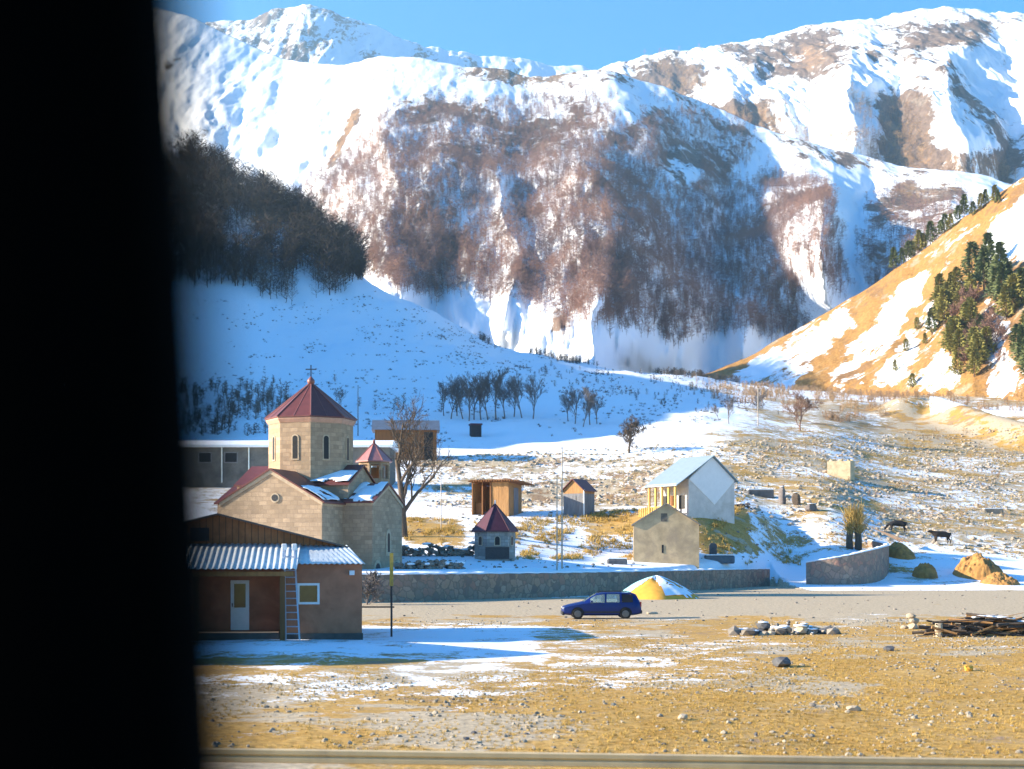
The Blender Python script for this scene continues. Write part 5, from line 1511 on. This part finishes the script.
# ---------------------------------------------------------------- cows
M_cow = plain('dark_brown_hide', (0.035, 0.024, 0.018), 0.8, 0.4, 3, bmp=0)
M_cow2 = plain('black_hide', (0.016, 0.015, 0.017), 0.8, 0.4, 3, bmp=0)
def cow(label, loc, rz, graze, mat):
    V = [(0, 0, 1.12), (.45, 0, 1.14), (.85, 0, 1.16), (-.45, 0, 1.08), (-.8, 0, 1.13)]
    r = [(.36, .38), (.33, .35), (.26, .3), (.38, .40), (.30, .34)]
    E = [(0, 1), (1, 2), (0, 3), (3, 4)]
    def add(p, rad, to): V.append(p); r.append(rad if isinstance(rad, tuple) else (rad, rad)); E.append((to, len(V) - 1)); return len(V) - 1
    if graze: n1_ = add((1.15, 0, 1.0), .17, 2); n2_ = add((1.42, 0, .62), .14, n1_); n3 = add((1.5, .0, .38), .1, n2_); add((1.58, 0, .24), .07, n3)
    else: n1_ = add((1.12, 0, 1.34), .17, 2); n2_ = add((1.36, 0, 1.5), .15, n1_); n3 = add((1.58, 0, 1.42), .11, n2_); add((1.74, 0, 1.36), .08, n3)
    for s_ in (-1, 1):
        a = add((.72, s_ * .19, .85), .15, 2); a = add((.74, s_ * .2, .5), .075, a); a = add((.73 + .05 * s_, s_ * .2, .12), .055, a); add((.77 + .05 * s_, s_ * .2, .02), .06, a)
        a = add((-.78, s_ * .2, .88), .18, 4); a = add((-.66, s_ * .21, .68), .11, a); a = add((-.86 - .05 * s_, s_ * .21, .42), .07, a); a = add((-.83 - .05 * s_, s_ * .21, .1), .055, a); add((-.79 - .05 * s_, s_ * .21, .02), .06, a)
    a = add((-1.08, 0, 1.18), .04, 4); a = add((-1.16, 0, .8), .025, a); add((-1.15, 0, .45), .05, a)
    for s_ in (-1, 1): e = add((V[n2_][0] + .02, s_ * .2, V[n2_][2] + .06), .045, n2_); 
    me = bpy.data.meshes.new('cow'); me.from_pydata(V, E, []); me.update()
    o = link(bpy.data.objects.new('cow', me)); me.materials.append(mat)
    sk = o.modifiers.new('skin', 'SKIN'); sk.use_smooth_shade = True
    me.skin_vertices[0].data[0].use_root = True
    for i, q in enumerate(r): me.skin_vertices[0].data[i].radius = q
    s2 = o.modifiers.new('sub', 'SUBSURF'); s2.levels = 2; s2.render_levels = 2
    o.location = loc; o.rotation_euler = (0, 0, rz)
    h = MB()
    for s_ in (-1, 1):
        p = Vector(V[n2_]) + Vector((0, s_ * .1, .1)); h.tube([p, p + Vector((.03, s_ * .12, .08)), p + Vector((.06, s_ * .13, .2))], [.03, .022, .008], 6)
    h.build('horns', M_white, o)
    return tag(o, label, 'cow')
dc1 = d_at(898, 533, 130); dc2 = d_at(942, 544, 130)
cow('black cow grazing on the snowy slope beside the fallen planks', on(898, dc1), R(175), True, M_cow2)
cow('dark brown cow standing on the snow with its head turned left', on(942, dc2), R(186), False, M_cow)

# ---------------------------------------------------------------- loose stones, piles, stumps
def stone_pile(name, label, cat, px, y, wpx, hpx, n, seed, rad, mats, lo=40, depth=1.0, snow=True, part='stone', group=None):
    d = d_at(px, y, lo); c = on(px, d); t = thing(name, label, cat, c, 0, group)
    W = wpx / F * d / 2; H = hpx / F * d; rr = random.Random(seed)
    bs = [MB() for _ in mats]; sn = MB()
    for i in range(n):
        u = rr.uniform(-1, 1); v = rr.uniform(-1, 1); top = H * max(0, 1 - abs(u) ** 1.6) * max(0.2, 1 - v * v)
        r = rad * (.4 + 1.3 * rr.random() ** 2.2)
        x, y_ = u * W, v * depth; zg = gz(c.x + x, c.y + y_) - c.z
        z = zg + max(r * .3, rr.random() ** .7 * top - r * .3)
        k = rr.randrange(len(mats)); q_ = MB(); q_.rock((x, y_, z), r, rr.random() * 1e6, 1, .65, .25); q_.build(part, mats[k], t)
        if snow and rr.random() < .45: sn.rock((x + .02, y_ + .03, z + r * .5), (r * .8, r * .75, r * .16), rr.random() * 1e6, 2, 1, .15)
    for k, b in enumerate(bs):
        if b.v: b.build(part, mats[k], t)
    if sn.v: sn.build('snow_patches', M_snow, t, smooth=True)
    return t
M_paler = plain('pale_rock', (0.42, 0.34, 0.24), 0.95, 0.3, 2, bmp=0.5)
M_darkr = plain('dark_rock', (0.10, 0.10, 0.105), 0.95, 0.4, 2, bmp=0.5)
stone_pile('rubble_pile', 'long low pile of pale and dark rubble with snow on the meadow edge', 'rubble pile', 783, 634, 104, 15, 90, 71, 0.26, [M_paler, M_darkr, M_fieldstone], 45, 0.9)
# dry stone walls in the church yard
def dry_wall(label, px0, px1, y, hpx, seed, depth=.5, part='stones'):
    d = d_at((px0 + px1) / 2, y, 104); c = on((px0 + px1) / 2, d); t = thing('dry_stone_wall', label, 'stone wall', c, 0)
    W = (px1 - px0) / F * d; H = hpx / F * d; rr = random.Random(seed); b = MB(); sn = MB()
    for q in range(int(W * 26)):
        x = rr.uniform(-W / 2, W / 2); zg = gz(c.x + x, c.y) - c.z
        top = H * (.75 + .35 * math.sin(x * .9 + seed) * math.sin(x * 2.3)); r = rr.uniform(.12, .3)
        f = rr.random()
        b.rock((x, rr.uniform(-.5, .6) * (1.3 - f), zg + f * top), (r * 1.3, r, r * .8), rr.random() * 1e6, 1, 1, .3)
    x = -W / 2
    while x < W / 2:
        w_ = rr.uniform(.4, 1.1)
        if rr.random() < .75: sn.rock((x + w_ / 2, depth / 2 + rr.uniform(-.5, .3), gz(c.x + x, c.y) - c.z + H * (.75 + .35 * math.sin((x + w_ / 2) * .9 + seed) * math.sin((x + w_ / 2) * 2.3)) + rr.uniform(-.2, .12)), (w_ * .6, .4, .14), rr.random() * 1e6, 2, 1, .2)
        x += w_ * .8
    b.build(part, M_darkr2, t); sn.build('snow_cap', M_snow, t, smooth=True)
M_darkr2 = plain('brown_field_stones', (0.24, 0.19, 0.15), 0.95, 0.5, 1.6, bmp=0.5)
dry_wall('upper snow-topped dry stone wall running from the church to the maroon chapel', 396, 481, 556, 12, 81)
dry_wall('lower snow-topped dry stone wall just above the long terrace wall', 396, 462, 569, 9, 82)
def one_rock(px, y, wpx, hpx, label, mat, seed, lo=20, name='rock', flat=None):
    d = d_at(px, y, lo); c = on(px, d); rr = (wpx / F * d / 2, wpx / F * d / 2 * .8, hpx / F * d * .62)
    b = MB(); b.rock((0, 0, rr[2] * .55), rr, seed, 2, 1, .12)
    o = b.build(name, mat); o.location = c; o.rotation_euler = (0, 0, 0)
    return tag(o, label, 'rock')
one_rock(781, 667, 27, 11, 'dark angular rock lying on the snow patch of the meadow', M_darkr, 3)
one_rock(968, 671, 13, 8, 'yellow lit rock alone on the right side of the meadow', M_sand, 5)
one_rock(682, 720, 15, 8, 'pale rock low on the left middle of the ochre meadow', M_paler, 8)
one_rock(853, 711, 17, 6, 'flat pale rock right of the meadow middle near the lower edge', M_paler, 9)
one_rock(812, 707, 9, 5, 'small grey rock left of the flat pale rock on the meadow', M_fieldstone, 11)
one_rock(890, 651, 14, 6, 'small dark rock with snow beside it right of the meadow snow patch', M_darkr, 12)
one_rock(756, 736, 6, 4, 'tiny dark stone nearest the rail on the ochre meadow', M_darkr, 13)
one_rock(652, 614, 14, 3, 'low pale stones lying on the road edge behind the car', M_paler, 14)
# cairn
cq = on(912, d_at(912, 629, 45)); t = thing('cairn', 'small stack of pale stones standing left of the brushwood pile', 'stone stack', cq)
for k, (x, z, r) in enumerate(((0, .12, .34), (.12, .38, .26), (-.04, .60, .24), (-.38, .08, .22), (.42, .06, .2))):
    b = MB(); b.rock((x, 0, z), (r, r * .8, r * .6), 90 + k, 2, 1, .15); b.build('stone', M_paler, t)
# brushwood
dB = d_at(985, 636, 45); c = on(985, dB); t = thing('brushwood_pile', 'pile of dark branches with snow on it at the right meadow edge', 'brushwood', c)
rr = random.Random(17); bb = [MB(), MB()]; sn = MB()
for i in range(150):
    x = rr.uniform(-2.0, 3.0); L = rr.uniform(.8, 2.4); hgt = .75 * max(.1, 1 - (x / 2.6) ** 2) * rr.random()
    a = rr.gauss(0, .35); e = rr.gauss(0, .12)
    p = Vector((x - L / 2 * math.cos(a), rr.uniform(-.6, .6) - L / 2 * math.sin(a), .08 + hgt - L / 2 * math.sin(e)))
    q = p + Vector((L * math.cos(a), L * math.sin(a), L * math.sin(e)))
    p.z = max(p.z, .03); q.z = max(q.z, .03)
    m_ = p.lerp(q, .5) + Vector((0, rr.gauss(0, .06), rr.gauss(0, .05)))
    r = rr.choice([.02, .03, .045, .07])
    bb[rr.random() < .25].tube([p, m_, q], [r, r * .9, r * .6], 6)
for i in range(16):
    x = rr.uniform(-.6, 2.6); sn.rock((x, rr.uniform(-.3, .5), .3 + .5 * max(.1, 1 - (x / 2.6) ** 2)), (rr.uniform(.2, .5), .25, .06), rr.random() * 1e6, 2, 1, .2)
bb[0].build('branches', plain('dark_branches', (0.07, 0.055, 0.045), 0.9, 0.4, 5), t); bb[1].build('pale_branches', M_wood, t); sn.build('snow_patches', M_snow, t, smooth=True)
for x in (-2.05,):
    MB().ring([(.16, -.1), (.17, .3), (.15, .55)], 9, x, -.4).build('cut_log', M_paler, t)
# earth mounds
M_earth = plain('ochre_earth', (0.36, 0.185, 0.055), 0.95, 0.45, 1.6, bmp=0.8, stain=(0.17, 0.095, 0.04))
def mound(px, y, wpx, hpx, label, seed, dep=1.25, lo=126):
    d = d_at(px, y, lo); c = on(px, d); W = wpx / F * d / 2; H = hpx / F * d
    U = np.linspace(-1, 1, 80); A_, B_ = np.meshgrid(U, U); rr2 = np.hypot(A_, B_)
    X = A_ * W; Y = B_ * W * dep
    z = H * np.clip(1 - rr2 ** 2.2, 0, 1) ** .8 * (.95 + .5 * fbm(X * .7 + seed, Y * .7, 5, seed)) + H * .08 * (1 - 2 * np.abs(fbm(X * 1.6, Y * 1.6, 4, seed + 2))) * (rr2 < .93) + .16 * fbm(X * 4, Y * 4, 4, seed + 1)
    zg = gz(c.x + X.ravel(), c.y + Y.ravel()).reshape(X.shape) - c.z
    z = zg + np.where(rr2 < 1, z, -.4) - .05
    o = np_mesh('earth_mound', np.stack([X, Y, z], -1).reshape(-1, 3), grid_faces(80, 80), M_earth); o.location = c
    return tag(o, label, 'earth mound')
mound(925, 577, 25, 17, 'small steep ochre earth mound beside the snow right of the curved wall', 3)
mound(979, 577, 50, 21, 'larger ochre earth mound, left part of the two-humped one at the road edge', 5)
mound(1000, 584, 38, 10, 'low ochre earth mound sloping down to the road right of the larger one', 7)
mound(900, 556, 30, 13, 'lit brown earth lump just above the curved wall end', 9, lo=140)
# stumps, trough, slabs
def stump(px, y, wpx, hpx, label, mat, seed, lo=130):
    d = d_at(px, y, lo); c = on(px, d); r = wpx / F * d / 2; h = hpx / F * d; rr = random.Random(seed)
    t = thing('tree_stump', label, 'stump', c)
    q = MB(); q.rock((0, 0, h * .42), (r * 1.05, r * .95, h * .75), seed + 40, 3, 1, .18); q.rock((r * .7, .1, h * .1), (r * .6, r * .6, h * .4), seed + 50, 2, 1, .2); q.build('trunk', mat, t)
    b = MB(); b.rock((0, 0, h + .02), (r * .85, r * .85, .06), seed, 2, 1, .1); b.build('snow_cap', M_snow, t, smooth=True)
stump(782, 504, 7, 17, 'tall dark stump on the rim above the shaded snow bank', M_barkb, 1)
stump(796, 505, 9, 12, 'shorter brown-sided stump right of the tall dark one', M_bark, 2)
stump(811, 511, 12, 7, 'low dark stump at the bank rim near the yellow bush', M_barkb, 3)
def slab(name, label, cat, px, y, wpx, hpx, dep, mat, lo=104, snow=True, rz=0.0):
    d = d_at(px, y, lo); c = on(px, d); w_ = wpx / F * d / 2; h = hpx / F * d
    t = thing(name, label, cat, c, rz)
    MB().box(-w_, w_, -dep / 2, dep / 2, -.3, h).build('block', mat, t, bevel=.16)
    if snow: MB().box(-w_ * .96, w_ * .96, -dep * .46, dep * .48, h + .003, h + .12).build('snow_cap', M_snow, t, bevel=.05)
    return t
slab('stone_trough', 'grey stone trough capped with snow in the dry grass right of the white house', 'trough', 760, 496, 26, 6, 1.6, M_darkr, 140)
slab('stone_block', 'long grey concrete block lying among dry grass on the right slope', 'concrete block', 993, 513, 20, 4, .8, M_fieldstone, 140)
slab('grave_slab', 'dark blue-grey grave slab beside the stone shed behind the terrace wall', 'grave', 719, 561, 30, 5, 1.3, plain('slate', (0.10, 0.13, 0.16), 0.6, 0.3, 4), 116)
g_ = thing('headstone', 'dark upright headstone at the head of the grave slab', 'headstone', on(713, d_at(713, 556, 116)))
hh = 13 / F * g_.location.y
MB().prism([(-.36, 0, -.2), (.36, 0, -.2), (.38, 0, hh * .8), (.24, 0, hh * .97), (0, 0, hh), (-.24, 0, hh * .97), (-.38, 0, hh * .8)], (0, -.1, 0), (0, .1, 0)).build('tablet', M_darkr, g_, bevel=.02)
MB().box(-.5, .5, -.25, .25, -.25, .1).build('base', M_fieldstone, g_)
slab('stone_slab', 'low dark stone slab on the snow left of the stone shed', 'slab', 617, 564, 20, 5, 1.0, M_darkr, 112)
stone_pile('log_heap', 'dark heap of logs against the right side of the white house', 'log heap', 743, 507, 20, 8, 20, 91, .3, [M_barkb, M_bark], 140, .6, True, 'log')
# planks and logs behind the curved wall
c = on(886, d_at(886, 545, 138)); t = thing('plank_pile', 'long weathered planks leaning downhill behind the curved wall', 'plank pile', c)
rr = random.Random(4)
for i in range(5):
    a = Vector((-2.0 + i * .22, .9 - i * .1, 2.3 - i * .12)); b_ = Vector((1.3 + i * .3, -.8 - i * .15, .35 - .02 * i))
    MB().beam(a, b_, .22, .09).build('plank', M_wood if i % 2 else M_woodgrey, t)
# yellow bush with two dark trunks
dy_ = d_at(854, 549, 136); c = on(854, dy_); t = thing('yellow_bush', 'pollarded yellow-twigged willow with two dark trunks beside the curved wall', 'willow', c)
b = MB()
for s_ in (-1, 1):
    b.tube([(s_ * .45, 0, -.4), (s_ * .5, .05, 1.0), (s_ * .42, 0, 2.0), (s_ * .55, .05, 2.4)], [.42, .36, .34, .2], 10)
b.build('trunk', M_bark, t, smooth=True)
M_wil = plain('yellow_twigs', (0.42, 0.285, 0.085), 0.9, 0.3, 2, bmp=0)
b = MB(); rr = random.Random(8)
for i in range(520):
    s_ = rr.choice((-1, 1)); f = rr.random()
    p = Vector((s_ * .45 + rr.gauss(0, .22), rr.gauss(0, .3), 1.5 + 2.2 * f))
    az = rr.random() * 6.283; d_ = Vector((math.cos(az), math.sin(az), rr.uniform(.3, 2.0) + f)).normalized()
    L = rr.uniform(.7, 1.9) * (1.5 if rr.random() < .04 else 1)
    q = p + d_ * L * .5; e = q + (d_ + Vector((rr.gauss(0, .25), rr.gauss(0, .25), .15))).normalized() * L * .5
    b.tube([p, q, e], [.034, .026, .012], 3, cap=False)
b.build('crown', M_wil, t)
# dark bush by the house corner
dk = d_at(367, 604, 90); c = on(367, 93); t = thing('dark_bush', 'dark leafless bush standing beyond the brown house corner at the wall foot', 'bush', c)
A, T = bare_tree_mesh(2.3, 77, .07, depth=4, spread=.7, trunk=.05, kids=6, minr=.016)
A.build('stems', M_barkb, t); T.build('twigs', M_barkb, t)

# ---------------------------------------------------------------- small stuff: stones and dry grass
def scatter_rocks(name, n, polys, s0, s1, mat, seed, lo, hi, dens=lambda x, y: 1 + 0 * x, sub=1):
    r = np.random.default_rng(seed)
    V, Fc = ICO[sub]; V = np.array(V); Fc = np.array(Fc)
    xs_ = np.concatenate([np.array(p)[:, 0] for p in polys])
    px = r.uniform(xs_.min(), xs_.max(), n * 8); d = np.sqrt(r.uniform(lo ** 2, hi ** 2, n * 8))
    X = (px - 512) / F * d; z = gz(X, d); y = PY(z, d)
    ok = np.zeros(len(px), bool)
    for p in polys: ok |= in_poly(px, y, p)
    ok &= r.random(len(px)) < dens(px, y)
    P = np.stack([X, d, z], -1)[ok][:n]; m = len(P)
    s = (s0 * (s1 / s0) ** (r.random(m) ** 2))[:, None]
    temps = []
    for q in range(8):
        W = V.copy(); 
        for _ in range(6):
            nrm = r.normal(size=3); nrm /= np.linalg.norm(nrm); dd = r.uniform(.5, .85)
            h = W @ nrm; W = np.where((h > dd)[:, None], W - np.outer(h - dd, nrm), W)
        temps.append(W * np.array([1, r.uniform(.6, .9), r.uniform(.4, .7)]))
    k = r.integers(0, 8, m); T = np.array(temps)[k]
    a = r.random(m) * 6.283; ca, sa = np.cos(a)[:, None], np.sin(a)[:, None]
    x = (T[..., 0] * ca - T[..., 1] * sa) * s; y_ = (T[..., 0] * sa + T[..., 1] * ca) * s; zz_ = T[..., 2] * s + s * .15
    VV = (np.stack([x, y_, zz_], -1) + P[:, None]).reshape(-1, 3)
    FF = (Fc[None] + (np.arange(m) * len(V))[:, None, None]).reshape(-1, 3)
    print(name, m)
    return struct(np_mesh(name, VV, FF, mat, smooth=False), 'stuff')
FIELD = [[(420, 458), (1030, 425), (1030, 560), (900, 545), (770, 545), (740, 505), (420, 508)]]
scatter_rocks('field_stones', 6500, FIELD, .12, .55, plain('scattered_field_stone', (0.38, 0.31, 0.235), 0.95, 0.4, 0.7, bmp=0.3), 701, 150, 330, lambda x, y: np.clip(.35 + .9 * fbm(x / 30, y / 6, 3, 702), .03, 1))
scatter_rocks('yard_stones', 500, [[(400, 515), (770, 505), (770, 565), (400, 570)]], .08, .3, M_fieldstone, 703, 104, 165)
MEADOW = [[(190, 622), (1030, 618), (1030, 775), (190, 775)]]
off_snow = lambda x, y: 1 - box_w(x, y, 170, 640, 624, 680, 20, 8)
scatter_rocks('meadow_pebbles', 5200, MEADOW, .02, .09, plain('pebbles', (0.30, 0.26, 0.20), 0.95, 0.45, 3, bmp=0.3), 705, 23, 75, lambda x, y: np.clip(.4 + .9 * fbm(x / 60, y / 18, 3, 706), .05, 1) * off_snow(x, y))
scatter_rocks('meadow_pebbles', 200, MEADOW, .03, .09, M_darkr, 709, 23, 75, lambda x, y: np.clip(.3 + .9 * fbm(x / 60, y / 18, 3, 706), .05, 1) * off_snow(x, y))
scatter_rocks('road_pebbles', 260, [[(380, 588), (1030, 582), (1030, 622), (380, 626)]], .05, .16, M_fieldstone, 707, 70, 135)
def grass(name, n, polys, h0, h1, mat, seed, lo, hi, dens, blades=16):
    r = np.random.default_rng(seed)
    temps = []
    for q in range(8):
        T = []
        for _ in range(blades):
            az = r.random() * 6.283; p = np.array([r.normal() * .22, r.normal() * .22, 0]); L = r.uniform(.5, 1); out = r.uniform(.2, .9)
            tip = p + np.array([math.cos(az) * out * L, math.sin(az) * out * L, L * (1.15 - .7 * out)])
            sd = np.array([-math.sin(az), math.cos(az), 0]) * .055
            T.append([p - sd, p + sd, tip])
        temps.append(np.array(T))
    xs_ = np.concatenate([np.array(p)[:, 0] for p in polys])
    px = r.uniform(xs_.min(), xs_.max(), n * 6); d = np.sqrt(r.uniform(lo ** 2, hi ** 2, n * 6))
    X = (px - 512) / F * d; z = gz(X, d); y = PY(z, d)
    ok = np.zeros(len(px), bool)
    for p in polys: ok |= in_poly(px, y, p)
    ok &= r.random(len(px)) < dens(px, y)
    P = np.stack([X, d, z + .2], -1)[ok][:n]
    print(name, len(P))
    return far_wood(name, P, r.uniform(h0, h1, len(P)), temps, mat, seed + 1)
M_straw = plain('straw', (0.47, 0.31, 0.085), 0.95, 0.4, 0.25, bmp=0)
M_straw2 = plain('pale_straw', (0.44, 0.33, 0.15), 0.95, 0.4, 0.25, bmp=0)
grass('dry_grass', 15000, MEADOW, .025, .09, M_straw, 711, 23, 70, lambda x, y: np.clip(.35 + 1.1 * fbm(x / 70, y / 14, 3, 712) + .4 * box_w(x, y, 560, 1040, 660, 780, 80, 20) - .9 * box_w(x, y, 180, 540, 628, 672, 30, 6), .0, 1))
grass('dry_grass', 3500, [[(590, 512), (650, 508), (650, 540), (600, 540)], [(688, 505), (750, 505), (745, 545), (690, 545)], [(405, 518), (465, 520), (460, 545), (405, 545)], [(470, 520), (640, 512), (640, 560), (500, 560)], [(740, 480), (775, 480), (775, 512), (735, 512)], [(700, 548), (800, 540), (800, 568), (720, 562)]],
      .2, .6, M_straw, 713, 110, 175, lambda x, y: np.clip(.2 + 1.5 * fbm(x / 16, y / 7, 3, 714), 0, 1))
grass('dry_grass', 5000, FIELD, .2, .5, M_straw2, 715, 150, 330, lambda x, y: np.clip(.15 + 1.2 * fbm(x / 30, y / 8, 3, 716) + .2 * (x > 800), 0, 1))

grass('snow_grass', 2600, [[(190, 300), (340, 300), (400, 285), (440, 310), (520, 350), (720, 380), (780, 400), (700, 430), (430, 445), (190, 430)]], .25, .8, M_bushd, 721, 230, 470,
      lambda x, y: np.clip(.05 + 1.1 * fbm(x / 26, y / 7, 4, 722), 0, 1))

# ---------------------------------------------------------------- air
HD = 0.85e-4
hv = np.array([[x, y, z] for x in (-2050, 3600) for y in (-60, 8600) for z in (-9, 2150)], float)
hm = bpy.data.materials.new('air'); hm.use_nodes = True
ht = hm.node_tree; ht.nodes.clear()
ho = ht.nodes.new('ShaderNodeOutputMaterial'); hp = ht.nodes.new('ShaderNodeVolumePrincipled')
hp.inputs['Color'].default_value = (0.45, 0.73, 1.0, 1)
hp.inputs['Density'].default_value = HD
hp.inputs['Anisotropy'].default_value = 0.2
ht.links.new(hp.outputs[0], ho.inputs['Volume'])
hz = np_mesh('haze', hv, np.array([[0, 1, 3, 2], [4, 6, 7, 5], [0, 4, 5, 1], [2, 3, 7, 6], [0, 2, 6, 4], [1, 5, 7, 3]]), hm, smooth=False)
hz['kind'] = 'stuff'
